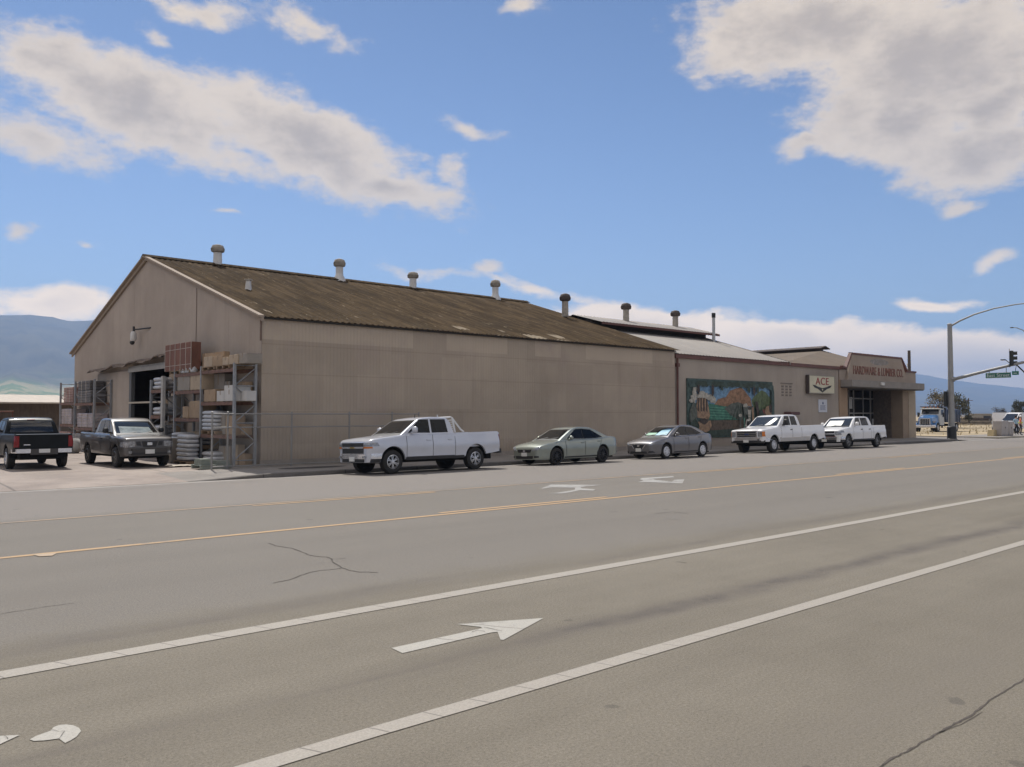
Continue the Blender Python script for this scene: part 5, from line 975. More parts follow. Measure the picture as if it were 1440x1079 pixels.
# ---- dump truck (conventional cab, blue hood)
def dump_truck():
    t = at_y(1303, 60); ud = (1318-720)/F; X, Y = 94*(CY+ud*SY), 94*(SY-ud*CY)
    root = empty('dump_truck', (X, Y, .02), R(183), 'blue hooded dump truck with pale visor seen past the store corner', 'dump truck')
    BL = car_paint('blue_truck_paint', (.07,.19,.42)); DKBL = car_paint('dark_blue_box_paint', (.02,.035,.075), 0, .5); WH = mat('cream_cab_paint', (.45,.47,.48), .4)
    # local +x forward; length about 7.6 m
    def loft(secs, m_, nm, par=root):
        mb = MB(); rows = []
        for (x, hwid, z0, z1, r_) in secs:
            h = [(hwid, z0), (hwid, (z0+z1)/2), (hwid, z1-r_), (hwid-r_*.3, z1-r_*.3), (hwid-r_, z1), (0, z1+.03)]
            rows.append([(x,y,z) for y,z in h]+[(x,-y,z) for y,z in h[-2::-1]])
        mb.grid(rows); mb.face(rows[0]); mb.face(rows[-1]); return mb.build(nm, m_, par, smooth=40)
    hood = loft([(3.85,.62,.85,1.50,.12),(3.80,.72,.80,1.60,.15),(3.2,.78,.78,1.74,.18),(2.35,.88,.78,1.88,.18)], BL, 'hood')
    for sg in (1,-1):
        mb = MB(); rows = []
        for k in range(13):
            a = math.pi*k/12; rows.append([(3.15+.62*math.cos(a), sg*yy, .55+.62*math.sin(a)) for yy in (.70, 1.08)]+[(3.15+.56*math.cos(a), sg*1.10, .55+.56*math.sin(a))])
        mb.grid(rows).build('fender', BL, root, smooth=50)
        MB().rbox(3.55,3.78,min(sg*.74,sg*1.0),max(sg*.74,sg*1.0),1.02,1.22,.04).build('headlight', LENS, root)
        MB().rbox(2.0,2.12,min(sg*1.2,sg*1.42),max(sg*1.2,sg*1.42),1.65,2.15,.03).build('mirror', BLACK, root)
        MB().tube([(1.0,sg*.95,1.0),(1.0,sg*.95,2.9)], .08, 8).build('exhaust_stack', CHROME, root)
    cab = loft([(2.36,1.0,.8,1.9,.08),(2.32,1.02,.8,1.95,.1),(2.05,1.03,.75,2.58,.14),(1.85,1.03,.75,2.66,.14),(1.1,1.03,.75,2.66,.14)], WH, 'cab')
    MB().add([(2.36,-.9,1.98),(2.36,.9,1.98),(2.115,.86,2.50),(2.115,-.86,2.50)], [(0,1,2,3)]).build('windshield', GLASS, root)
    for sg in (1,-1): MB().box(1.3,1.98,min(sg*1.032,sg*1.05),max(sg*1.032,sg*1.05),1.9,2.45).build('window', GLASS, root)
    MB().rbox(2.02,2.46,-1.0,1.0,2.50,2.60,.03).build('sun_visor', mat('cream_visor', (.52,.50,.44), .5), root)
    for k in range(5): MB().rbox(1.92,2.04,-.8+.36*k,-.68+.36*k,2.685,2.76,.02).build('roof_light', AMBER, root)
    gr_ = MB().box(3.845,3.90,-.50,.50,.86,1.44).build('grille', TRIMB, root)
    gm = MB().box(3.86,3.93,-.56,-.50,.82,1.48).box(3.86,3.93,.50,.56,.82,1.48).box(3.86,3.93,-.56,.56,1.44,1.50)
    for k in range(6): gm.box(3.895,3.915,-.45+.18*k-.012,-.45+.18*k+.012,.86,1.44)
    gm.build('grille_frame', CHROME, gr_)
    MB().rbox(3.85,4.08,-1.12,1.12,.48,.78,.05).build('bumper', CHROME, root)
    bx = MB().prism([(-3.7,1.05),(.7,1.05),(.85,1.6),(.85,2.6),(1.9,2.74),(1.9,2.82),(.8,2.80),(-3.8,2.45)], lambda a,b,d: (a,d,b), -1.2, 1.2)
    for k in range(6):
        for sg in (1,-1): bx.box(-3.4+.75*k,-3.28+.75*k,min(sg*1.2,sg*1.28),max(sg*1.2,sg*1.28),1.05,2.45)
    bx.build('dump_box', DKBL, root)
    MB().box(-3.6,3.6,-.45,.45,.62,.88).build('chassis', WELL, root)
    t_, r_ = wheel_mesh(.5, .28, 'steel', .29)
    first = None
    for x in (3.15,-1.4,-2.75):
        for sg in (1,-1):
            if first is None: o = t_.build('wheel', TYRE, root, smooth=40); q = r_.build('rim', [ALLOY, WELL], o); first = (o.data, q.data)
            else:
                o = bpy.data.objects.new('wheel', first[0]); COL.objects.link(o); o.parent = root; q = bpy.data.objects.new('rim', first[1]); COL.objects.link(q); q.parent = o
            o.location = (x, sg*.98, .5); o.rotation_euler = (0, 0, 0 if sg > 0 else math.pi)
dump_truck()
# ------------------------------------------------------------------ racks and goods
RACK_M = mat('rack_grey_steel', (.27,.275,.28), .55, .3, var=.2, scale=5); BEAM_M = mat('rack_beam_rust', (.17,.095,.07), .75, .1, var=.35, scale=4); WOOD = mat('pallet_wood', (.25,.175,.11), .9, var=.35, scale=6, stretch=(1,1,6))
def rack(label, ysl, top, levels, x0=12.5, x1=13.3):
    rt = empty('pallet_rack', (x0, ysl[0], .05), 0, label, 'rack', None)
    def o(mb): mb.v = [(x-x0, y-ysl[0], z-.05) for x,y,z in mb.v]; return mb
    for y in ysl:
        mb = MB().box(x0-.04,x0+.05,y-.05,y+.05,.05,top).box(x1-.05,x1+.04,y-.05,y+.05,.05,top).box(x0-.10,x0+.10,y-.09,y+.09,.045,.06).box(x1-.10,x1+.10,y-.09,y+.09,.045,.06)
        nz = 5; zs = [.3+(top-.45)*k/nz for k in range(nz+1)]
        for k in range(nz):
            a, b = (x0, x1) if k % 2 == 0 else (x1, x0)
            mb.tube([(a,y,zs[k]),(b,y,zs[k+1])], .022, 6)
        for zz in (zs[0], zs[2], zs[4], top-.08): mb.tube([(x0,y,zz),(x1,y,zz)], .022, 6)
        o(mb).build('upright_frame', RACK_M, rt)
    for (ya, yb), lv in zip(zip(ysl, ysl[1:]), levels):
        for z in lv:
            for xb in (x0, x1): o(MB().box(xb-.03,xb+.03,ya+.055,yb-.055,z-.13,z-.01)).build('shelf_beam', BEAM_M, rt)
            d_ = MB(); n = 7
            for k in range(n): d_.box(x0-.02,x1+.02,ya+.08+(yb-ya-.3)*k/(n-1),ya+.22+(yb-ya-.3)*k/(n-1),z-.008,z+.012)
            o(d_).build('shelf_deck', WOOD, rt)
    return rt
ZX = lambda x: 180+x/5.136
ZY = lambda y: 460+y/5.136
LA = [1.20,2.42,3.62]; LB = [.62,1.80,2.90,3.60]; LC = [.95,1.9,3.0]
rack('tall grey pallet rack packed with cartons and white sacks at the warehouse corner', [29.05,32.1,34.9], 3.80, [LA, LB])
rack('narrow pallet rack beside the open warehouse door holding white sacks', [36.2,37.75], 3.45, [LC])
rack('pallet rack at the far left corner of the gable loaded with shrink wrapped stock', [46.2,49.8,52.8], 3.75, [[1.25,2.55],[1.4,2.6]])
CART = [mat('carton_tan', (.33,.235,.15), .85, var=.14, scale=2), mat('carton_pale', (.40,.315,.225), .85, var=.12, scale=2), mat('carton_grey', (.27,.24,.205), .85, var=.12, scale=2), mat('carton_white', (.50,.485,.46), .8, var=.08, scale=2)]
TAPE = mat('carton_tape', (.24,.17,.10), .5); SACK = mat('white_sack_plastic', (.47,.475,.49), .45, var=.14, scale=5, bump=.3, bscale=9); SACKG = mat('grey_sack_plastic', (.33,.33,.335), .5, var=.2, scale=5, bump=.3, bscale=9)
rnd = random.Random(5)
def yrange(zx0, zx1, X=12.48): return sorted((at_x(ZX(zx1), X)[1], at_x(ZX(zx0), X)[1]))
def carton(label, y0, y1, z0, h, mi, x0=12.50, x1=13.15, group='cartons on the pallet racks'):
    r_ = rnd.uniform(-.03, .03); e = empty('carton', ((x0+x1)/2, (y0+y1)/2, z0), r_, label, 'box', group); a, b = (x1-x0)/2, (y1-y0)/2
    MB().rbox(-a,a,-b,b,0,h,.012).box(-a*.98,a*.98,-b*.995,b*.995,h,h+.004).build('carton_body', CART[mi], e)
    MB().prism([(-a-.004,h*.6),(-a-.001,h*.6),(-a-.001,h+.005),(a,h+.005),(a,h+.008),(-a-.004,h+.008)], lambda p_,q,d: (p_,d,q), -.03, .03).build('packing_tape', TAPE, e)
    return e
def pallet(y0, y1, z0, label, x0=12.45, x1=13.25):
    e = empty('pallet', ((x0+x1)/2, (y0+y1)/2, z0), 0, label, 'pallet', 'wooden pallets on the racks'); a, b = (x1-x0)/2, (y1-y0)/2
    dk = MB(); n = 6
    for k in range(n): dk.box(-a+(2*a-.11)*k/(n-1), -a+.11+(2*a-.11)*k/(n-1), -b, b, .10, .125)
    dk.build('deck_board', WOOD, e); st_ = MB()
    for k in range(3): st_.box(-a, a, -b+(2*b-.09)*k/2, -b+.09+(2*b-.09)*k/2, .012, .099)
    st_.build('stringer', WOOD, e); return e
SACKMESH = {}
def sack(label, y, z, wy=.62, h=.17, X=12.8, wx=.42, m_=None, rz=0.0, group='sacks on the pallet racks'):
    m_ = m_ or SACK; key = (round(wy,2), round(h,2), round(wx,2), m_.name)
    if key not in SACKMESH:
        mb = MB(); rows = []; nu, nv = 12, 10
        for i in range(nv+1):
            f = -math.pi/2+math.pi*i/nv; row = []
            for k in range(nu*2):
                a = math.pi*k/nu; q = lambda t, e: math.copysign(abs(t)**e, t)
                row.append((wx*q(math.cos(f),.45)*q(math.cos(a),.4), wy/2*q(math.cos(f),.45)*q(math.sin(a),.4), h/2*q(math.sin(f),.75)+h/2+.014*mn.noise(Vector((k*.6,i*.7,wy)))))
            rows.append(row)
        o = mb.grid(rows, closed=True).build('sack', m_, smooth=60); SACKMESH[key] = o.data
    else: o = bpy.data.objects.new('sack', SACKMESH[key]); COL.objects.link(o)
    o.location = (X, y, z); o.rotation_euler = (0,0,rz); return tag(o, label, 'sack', group)
# bay A, top shelf
def pc(zx0, zx1, zy0, base, mi, label, X=12.48, x1=13.15):
    y0, y1 = yrange(zx0, zx1, X); t = X/(CY+((ZX((zx0+zx1)/2))-720)/F*SY); zt = CAMZ+(HOR-ZY(zy0))/F*t
    return carton(label, y0, y1, base, max(.12, zt-base), mi, X+.02, x1)
pallet(29.4, 30.6, LA[2]+.012, 'wooden pallet under the cartons on the top shelf at the rack end'); pallet(30.75, 31.95, LA[2]+.012, 'wooden pallet under the long tan carton on the top shelf')
TZ = LA[2]+.14
pc(540,600,215,TZ,1,'pale carton at the left end of the top shelf over the white sacks')
pc(604,672,210,TZ,0,'tan carton second from the left on the top shelf of the corner rack')
pc(674,716,218,TZ,1,'squarish pale carton in the middle of the top shelf of the corner rack')
c_ = pc(585,715,185,TZ+.36,0,'long tan carton laid flat across the top of the corner rack', 12.9); c_.location.x = 12.85
pc(722,782,200,TZ,1,'pale carton beside the end post on the top shelf of the corner rack')
pc(786,850,192,TZ,2,'large grey carton overhanging the end of the top shelf', 12.55)
for zx0, zx1, zy, mi, lb in ((542,628,452,0,'tan carton on the middle shelf next to the bay post'),(636,688,462,3,'low white carton on the middle shelf'),(692,758,455,3,'white carton on the middle shelf beside the end frame')): pc(zx0,zx1,zy,LA[1]+.014,mi,lb)
pc(690,756,422,LA[1]+.37,3,'upper white carton stacked on the middle shelf')
pc(604,688,340,LA[1]+.014,2,'tall grey carton at the back of the middle shelf', 12.95, 13.28); pc(545,600,345,LA[1]+.014,2,'dark grey carton at the back of the middle shelf by the post', 12.95, 13.28)
pc(766,770+80,462,LA[1]+.014,3,'white carton at the end of the middle shelf behind the end post', 12.75)
pallet(30.6,31.95,LA[0]+.012,'wooden pallet under the stacked white sacks on the low shelf')
y0, y1 = yrange(528, 632)
for k, nm in enumerate(('lowest','second','third','fourth','top')): sack(f'white sack, {nm} of the stack on the low shelf of the corner rack', (y0+y1)/2+rnd.uniform(-.04,.04), LA[0]+.14+.148*k, (y1-y0)*.98, .165, 12.85)
for zx0, zx1, zy, mi, lb in ((642,700,620,2,'grey carton on the low shelf beside the white sacks'),(704,760,640,0,'tan carton on the low shelf near the end frame')): pc(zx0,zx1,zy,LA[0]+.014,mi,lb,12.7)
y0, y1 = yrange(535, 640)
for k in range(3): sack('dusty white sack, %s of the pile on the ground under the corner rack' % ('bottom','middle','top')[k], (y0+y1)/2+.1*rnd.uniform(-1,1), .06+.16*k, (y1-y0)*.8, .17, 12.8)
pc(655,740,860,.06,2,'grey carton on the ground inside the corner rack',12.8)
# bay B
pc(352,438,352,LB[2]+.014,2,'grey carton on the upper shelf of the second bay'); pc(442,530,345,LB[2]+.014,1,'pale tan carton on the upper shelf of the second bay')
pc(436,520,535,LB[1]+.014,0,'tall tan carton on the middle shelf of the second bay'); pc(392,432,575,LB[1]+.014,0,'small brown carton beside the tall tan carton')
pallet(32.3,33.5,LB[0]+.012,'wooden pallet on the bottom shelf of the second bay'); pallet(33.6,34.75,LB[0]+.012,'wooden pallet under the leaning sacks on the bottom shelf')
y0, y1 = yrange(325, 400)
for k in range(3): sack('white sack, %s on the bottom shelf of the second bay' % ('lowest','middle','uppermost')[k], (y0+y1)/2-.06*k, LB[0]+.14+.15*k, (y1-y0)*(1-.16*k), .17, 12.7)
for k in range(2): sack('grey sack, %s of the pair beside the leaning white sacks' % ('lower','upper')[k], 32.85, LB[0]+.14+.17*k, 1.0, .18, 12.9, m_=SACKG)
k = 0
for (ya, yb), lv in (((29.2,31.95),[.055]+LA), ((32.2,34.8),[.055]+LB), ((36.3,37.65),[.055]+LC)):
    for zz in lv:
        y = ya+.05
        while y < yb-.45:
            w_ = rnd.uniform(.42,.75); h_ = rnd.uniform(.35,.78) if zz < 3.5 else rnd.uniform(.3,.5)
            if y+w_ < yb+.05 and not (zz > 3.5 and y > 33): carton('dim carton in the back row of the racks, against the gable wall', y, y+w_, zz+.014, h_, (0,0,2,1)[(k*7)%4], 13.0, 13.29, 'dim cartons in the back row of the racks'); k += 1
            y += w_+rnd.uniform(.02,.15)
# crates on top of bay B
CR = mat('brown_crate_board', (.17,.075,.05), .8, var=.25, scale=3, stretch=(1,1,.3)); STRAP = mat('pale_strapping', (.42,.36,.30), .5)
pallet(33.2,35.4,LB[3]+.012,'wooden pallet under the brown strapped bundle on top of the rack')
y0, y1 = yrange(264, 452); e = empty('bundle', (12.82, (y0+y1)/2, LB[3]+.14), 0, 'tall brown strapped bundle of boards on top of the rack beside the door', 'bundle', None)
mb = MB(); n = 5; hy = (y1-y0)/2
for k in range(n): mb.rbox(-.34,.05,-hy+2*hy*k/n+.006,-hy+2*hy*(k+1)/n-.006,0,1.08+.03*rnd.random(),.01)
mb.build('board_stack', CR, e); mb = MB()
for k in range(n+1): mb.box(-.352,-.340,-hy+2*hy*k/n-.016,-hy+2*hy*k/n+.016,0,1.10)
for zz in (.2,.85): mb.box(-.349,-.341,-hy,hy,zz,zz+.02)
mb.build('strap', STRAP, e)
y0, y1 = yrange(455, 486); carton('dark brown carton behind the strapped bundle on top of the rack', y0, y1, LB[3]+.014, .75, 0, 12.9, 13.25)
for k, zx in enumerate((392,414,438,464)): # pointed white sacks
    y = at_x(ZX(zx), 12.6)[1]; o = MB().lathe([(.0,0),(.15,.01),(.17,.10),(.13,.22),(.045,.33),(.05,.40),(.03,.44),(0,.44)], (0,0,0), 'z', 12).build('tied_bag', SACK, smooth=60, loc=(12.62,y,LA[2]+.012 if y < 32.1 else LB[3]+.012)); o.scale = (1,1.1,.9+.05*k)
    tag(o, 'white bag tied at the neck standing on the top shelf, %s of four' % ('farthest','second farthest','third','nearest')[k], 'bag', 'tied bags on the top shelf')
# tall sack stack on the ground in front of bay B
y0, y1 = yrange(404, 492, 12.2)
pallet(y0-.05, y1+.05, .052, 'wooden pallet on the ground under the tall stack of white sacks', 11.85, 12.42)
for k, nm in enumerate(('lowest','second','third','fourth','fifth','top')): sack(f'white sack, {nm} of the tall stack standing on the ground before the rack', (y0+y1)/2+rnd.uniform(-.05,.05), .18+.165*k, (y1-y0)*.97, .185, 12.14, .28, rz=rnd.uniform(-.05,.05))
carton('brown carton on the ground between the grey pickup and the sack stack', *yrange(325,398,12.2), .055, .62, 2, 12.2, 12.44)
# narrow rack goods
for zi, (z, nm) in enumerate(zip(LC, ('low','middle','upper'))):
    for k in range(3-(zi == 1)): sack('white sack, %s on the %s shelf of the narrow rack' % (('lowest','second','topmost')[k], nm), 36.95+rnd.uniform(-.1,.1), z+.02+.17*k, 1.1-.15*k, .185, 12.85)
    sack('grey sack leaning at the end of the %s shelf of the narrow rack' % nm, 36.45, z+.02, .3, .5, 12.62, .14, m_=SACKG)
wp = MB().box(12.30,12.42,35.75,35.95,.05,3.55).build('timber_post', mat('pale_timber', (.42,.40,.375), .85, var=.15, scale=3), None); tag(wp, 'pale upright timber post standing between the two racks by the door', 'post')
carton('grey steel box on the ground in front of the narrow rack', *yrange(232,318,11.9), .052, .95, 2, 11.9, 12.4)
# far left rack goods: stretch-wrapped stacks and reels
WRAP = mat('stretch_wrap', (.42,.36,.35), .3, var=.3, scale=3); REDB = mat('red_brick_packs', (.30,.19,.16), .8, var=.3, scale=3)
def wrapped(label, zy, zx, X, dims, m_, stripes=True):
    e = empty('wrapped_stack', (X, zx, zy), 0, label, 'stack', 'wrapped stacks on the left rack'); a, b, h = dims
    mb = MB(); n = max(2, int(h/.13))
    for k in range(n): mb.rbox(-a+.01*rnd.random(),a,-b+.012*rnd.random(),b,h*k/n,h*(k+1)/n-.012,.02)
    mb.build('stacked_packs', m_, e)
    MB().box(-a-.012,-a-.004,-b*.4,-b*.34,0,h).box(-a-.012,-a-.004,b*.34,b*.4,0,h).build('band', STRAP, e); return e
wrapped('pink wrapped stack low on the left end of the far rack', 1.42, 51.6, 12.9, (.38,1.0,.85), WRAP); wrapped('dark wrapped stack low on the near bay of the far rack', 1.27, 48.0, 12.9, (.38,1.4,.75), WRAP)
wrapped('pale striped stack on the upper shelf of the far rack', 2.62, 51.3, 12.9, (.38,.95,.85), REDB); wrapped('grey stack on the upper shelf in the near bay of the far rack', 2.57, 48.2, 12.9, (.38,1.2,.65), mat('grey_packs',(.13,.12,.115),.7,var=.3)); wrapped('top grey stack on the far rack under the gable edge', 3.24, 48.3, 12.9, (.36,1.1,.5), mat('dark_packs',(.10,.09,.085),.7,var=.3))
wrapped('pale red stack on the ground under the far rack', .06, 51.4, 12.8, (.4,1.1,.95), REDB); wrapped('grey covered stack on the ground in the near bay of the far rack', .06, 47.8, 12.6, (.4,1.3,.9), mat('grey_cover',(.22,.215,.21),.7,var=.2))
for k in range(3):
    o = MB().rbox(-.35,.35,-.5,.5,0,.7+.1*k,.22).build('covered_load', mat('pale_tarp', (.33,.325,.31), .8, var=.2, scale=2, bump=.4, bscale=5), None, smooth=50, loc=(11.3-.55*k,45.2+.9*k,.06)); o.rotation_euler = (0,0,.3*k)
    tag(o, 'rounded load under a pale tarp on the yard, %s behind the charcoal pickup' % ('nearest','middle','farthest')[k], 'load', 'tarp covered loads in the yard')
pb = MB()
for k in range(5): pb.rbox(-.55,.55,-.42+.19*k,-.28+.19*k,.10,.14,.01)
pb.box(-.55,.55,-.42,-.32,0,.099).box(-.55,.55,.34,.44,0,.099).box(-.5,-.1,-.3,.3,.142,.34).box(.05,.5,-.35,.2,.142,.27)
o = pb.build('pallet', mat('grey_green_pallet', (.19,.21,.18), .85, var=.3, scale=4), None, loc=(11.75,29.15,.06)); tag(o, 'grey-green pallet with scrap lying on the ground at the foot of the rack end', 'pallet')
# loose rubbish sheet
o = MB().grid([[(x*.18,y*.12,.02+.05*rnd.random()) for y in range(6)] for x in range(6)]).build('crumpled_sheet', mat('pale_sheet', (.50,.44,.36), .8, var=.2), None, loc=(10.9,30.6,.055)); tag(o, 'crumpled pale plastic sheet lying on the ground before the racks', 'sheet')
# ------------------------------------------------------------------ chain link fence
fe = empty('chain_link_fence', (11.4, 28.25, .06), 0, 'chain link fence on pipe rails along the foot of the warehouse wall', 'fence')
FX0, FX1, FH = 0.0, 8.6, 1.93; fm = MB()
for z in (FH-.02, 1.44, .10): fm.tube([(FX0,0,z),(FX1,0,z)], .024, 6)
fm.build('rail', mat('fence_pipe_grey', (.27,.26,.245), .5, .3), fe)
for x in (FX0, .55, 2.95, 5.35, 7.3, FX1): MB().tube([(x,0.03,0),(x,0.03,FH+.02)], .034, 8).lathe([(.04,0),(.04,.03),(0,.05)], (x,.03,FH+.02), 'z', 8).build('post', mat('fence_pipe_grey', (.3,.3,.3)), fe)
wm = MB(); sp_ = .085; n = int((FX1-FX0)/sp_)
for sg in (1,-1):
    for k in range(-int(FH/sp_), n+1):
        xa = FX0+k*sp_; z0_, z1_ = .05, FH-.03
        pa, pb_ = (xa, z0_), (xa+(z1_-z0_), z1_)
        if pa[0] < FX0: pa = (FX0, z0_+(FX0-xa))
        if pb_[0] > FX1: pb_ = (FX1, z0_+(FX1-xa))
        if pb_[0]-pa[0] < .02: continue
        if sg < 0: pa, pb_ = (FX0+FX1-pa[0], pa[1]), (FX0+FX1-pb_[0], pb_[1])
        wm.tube([(pa[0],-.028+.003*sg,pa[1]),(pb_[0],-.028+.003*sg,pb_[1])], .0022, 3, cap=False)
wm.build('wire_mesh', mat('fence_wire', (.30,.29,.27), .5, .4), fe)
# ------------------------------------------------------------------ signal pole
SIG_D = mat('signal_dark', (.028,.030,.026), .6); SGN_G = mat('street_sign_green', (.012,.135,.095), .5, var=.08); SGN_W = mat('sign_white', (.66,.68,.66), .5)
POLE_M = mat('pole_galvanised', (.30,.295,.285), .55, .25, var=.12, scale=2)
PY = KY+.62; PX = at_y(1337.5, PY)[0]; tp = PX/(CY+(1337.5-720)/F*SY)
sp = empty('traffic_signal_pole', (PX, PY, .045), 0, 'tall grey traffic signal pole with curved lamp arm, mast arm and black base wrap', 'signal pole')
zt = CAMZ+(HOR-456)/F*tp-.045
MB().tube([(0,0,0),(0,0,zt*.5),(0,0,zt)], [.245,.205,.17], 20).lathe([(.18,zt-.06),(.18,zt+.02),(.10,zt+.08),(0,zt+.09)], (0,0,0), 'z', 20).build('pole', POLE_M, sp, smooth=40)
MB().lathe([(.36,0),(.36,.03),(.34,.05),(.335,.93),(.30,.97),(.24,.98)], (0,0,0), 'z', 16).build('base_wrap', BLACK, sp, smooth=40)
zm = CAMZ+(HOR-534)/F*tp-.045
arm = MB(); pts = [(0,-.15,zm),(0,-1.5,zm+.33),(0,-3,zm+.68),(0,-5,zm+1.10),(0,-8,zm+1.60),(0,-11,zm+1.85)]
arm.tube(pts, [.13,.12,.11,.10,.08,.06], 12).tube([(0,.05,zm),(0,-.28,zm+.02)], .19, 12); arm.build('mast_arm', POLE_M, sp, smooth=40)
def armz(y): 
    for a, b in zip(pts, pts[1:]):
        if b[1] <= y <= a[1]: return a[2]+(b[2]-a[2])*(y-a[1])/(b[1]-a[1])
MB().tube([(0,-.1,zt-.12),(0,-.8,zt+.24),(0,-1.8,zt+.62),(0,-3.2,zt+.95),(0,-4.6,zt+1.10),(0,-5.6,zt+1.14)], [.075,.07,.06,.052,.046,.04], 8).build('lamp_arm', POLE_M, sp, smooth=50)
MB().rbox(-.18,.18,-6.4,-5.5,zt+1.05,zt+1.2,.06).build('lamp_head', VENT_G, sp)
# street name sign hanging under the arm, facing the cross traffic
def yat(px): return at_x(px, PX)[1]-PY
ya, yb = yat(1387), yat(1422.5); zc_ = (CAMZ+(HOR-528)/F*at_x(1404, PX)[0]/(CY+(1404-720)/F*SY))-.045
sg2 = MB().rbox(-.05,.0,yb,ya,zc_-.20,zc_+.20,.01); s_o = sg2.build('street_sign', SGN_G, sp)
Mx = Matrix(((0,0,-1,-.055),(-1,0,0,(ya+yb)/2),(0,1,0,zc_),(0,0,0,1)))
text_mesh('street_name', 'East Street', .36, SGN_W, s_o, Mx, .003, 1.0, 1.0)
MB().box(-.053,-.051,yb+.02,ya-.02,zc_+.17,zc_+.185).box(-.053,-.051,yb+.02,ya-.02,zc_-.185,zc_-.17).build('sign_border', SGN_W, s_o)
hk = MB()
for y in (yat(1392), yat(1416)): hk.tube([(-.025,y,zc_+.2),(0,y,armz(y))], .02, 6)
hk.build('hanger', SIG_D, sp)
ya2, yb2 = yat(1425.5), yat(1435)
s2 = MB().rbox(-.25,-.2,yb2,ya2,zc_-.02,zc_+.26,.01).build('street_sign', SGN_G, sp); MB().box(-.254,-.251,yb2+.1,ya2-.1,zc_+.09,zc_+.13).build('sign_border', SGN_W, s2)
MB().tube([(-.2,(ya2+yb2)/2,zc_+.26),(0,(ya2+yb2)/2,armz((ya2+yb2)/2))], .02, 6).build('hanger', SIG_D, sp)
def head(y, z, par, rz):
    h = empty('signal_head', (0,y,z), rz); h.parent = par
    MB().rbox(-.12,.12,-.17,.17,-.55,.55,.03).build('signal_housing', SIG_D, h)
    for k in range(3):
        zz = -.36+.36*k
        MB().lathe([(.13,.12),(.13,.36),(.125,.36),(.12,.13),(0,.125)], (0,0,zz), 'x', 14).build('signal_visor', SIG_D, h)
    MB().box(-.16,-.125,-.3,.3,-.68,.68).build('back_plate', SIG_D, h)
ys_ = yat(1424); head(ys_, armz(ys_)+.50, sp, R(-72))
MB().rbox(-.5,-.05,ys_+.35,ys_+.62,armz(ys_)+.35,armz(ys_)+.42,.02).tube([(0,ys_,armz(ys_)),(0,ys_+.42,armz(ys_)+.4)], .03, 6).build('camera_bracket', SIG_D, sp)
yq = yat(1429); MB().tube([(.1,yq,armz(yq)),(1.8,yq-.6,armz(yq)-1.2)], .05, 6).build('cross_brace', SIG_D, sp)
hd2 = empty('signal_head', (-.02,.42,CAMZ+(HOR-562)/F*tp), R(115)); hd2.parent = sp; MB().rbox(-.12,.12,-.16,.16,-.6,.6,.03).build('signal_housing', SIG_D, hd2); MB().box(-.16,-.125,-.26,.26,-.7,.7).build('back_plate', SIG_D, hd2)
# second street lamp across the street (mostly beyond the frame)
lx, ly_ = at_y(1452, 37); sl2 = empty('street_lamp', (lx, ly_, .04), 0, 'thin street lamp with curved arm reaching in at the right edge', 'street lamp'); tl = lx/(CY+(1452-720)/F*SY)
zl2 = CAMZ+(HOR-480)/F*tl
MB().tube([(0,0,0),(0,0,zl2)], [.13,.09], 10).build('pole', POLE_M, sl2, smooth=40); dxl, dyl = -SY, CY; MB().tube([(0,0,zl2-.1),(dxl*.5,dyl*.5,zl2+.9),(dxl*1.1,dyl*1.1,zl2+1.45),(dxl*1.9,dyl*1.9,zl2+1.75),(dxl*2.2,dyl*2.2,zl2+1.78)], .055, 8).build('lamp_arm', POLE_M, sl2, smooth=40)
MB().rbox(-.15,.15,-.15,.15,-.06,.06,.05).build('lamp_head', SIG_D, sl2, loc=(dxl*2.5,dyl*2.5,zl2+1.77)).scale = (2.0,1.2,1)
# ------------------------------------------------------------------ far corner: cabinets, barrier, people, van, fence, trees
CAB = mat('cabinet_grey', (.36,.325,.30), .6, var=.08, scale=2)
for px0, px1, top_, lb in ((1407.5,1417.5,592,'taller left grey utility cabinet on the far corner'),(1418,1424.5,593,'narrow grey utility cabinet right beside the taller one')):
    yy = 26.6; xa, xb = at_y(px0, yy)[0], at_y(px1, yy)[0]; t = (xa+xb)/2/(CY+((px0+px1)/2-720)/F*SY); h = CAMZ+(HOR-top_)/F*t-.045
    e = empty('utility_cabinet', ((xa+xb)/2, yy, .045), 0, lb, 'cabinet'); w_ = (xb-xa)/2
    MB().rbox(-w_,w_,0,.7,.08,h,.03).box(-w_*.95,w_*.95,.05,.65,0,.08).build('housing', CAB, e); MB().box(-w_*.9,-.02,-.012,.0,.16,h-.1).box(.02,w_*.9,-.012,.0,.16,h-.1).build('door', CAB, e); MB().rbox(-.04,.04,-.04,-.013,h*.5,h*.5+.15,.01).build('handle', BLACK, e)
xk = at_y(1399, 27)[0]
o = MB().prism([(-.45,0),(.45,0),(.32,.55),(-.32,.55)], lambda a,b,d: (a*1.2,d,b), 0, .5).build('concrete_block', mat('yellow_block', (.42,.33,.18), .85, var=.2), None, loc=(xk,27,.045)); tag(o, 'low yellow concrete block on the corner left of the grey cabinets', 'block')
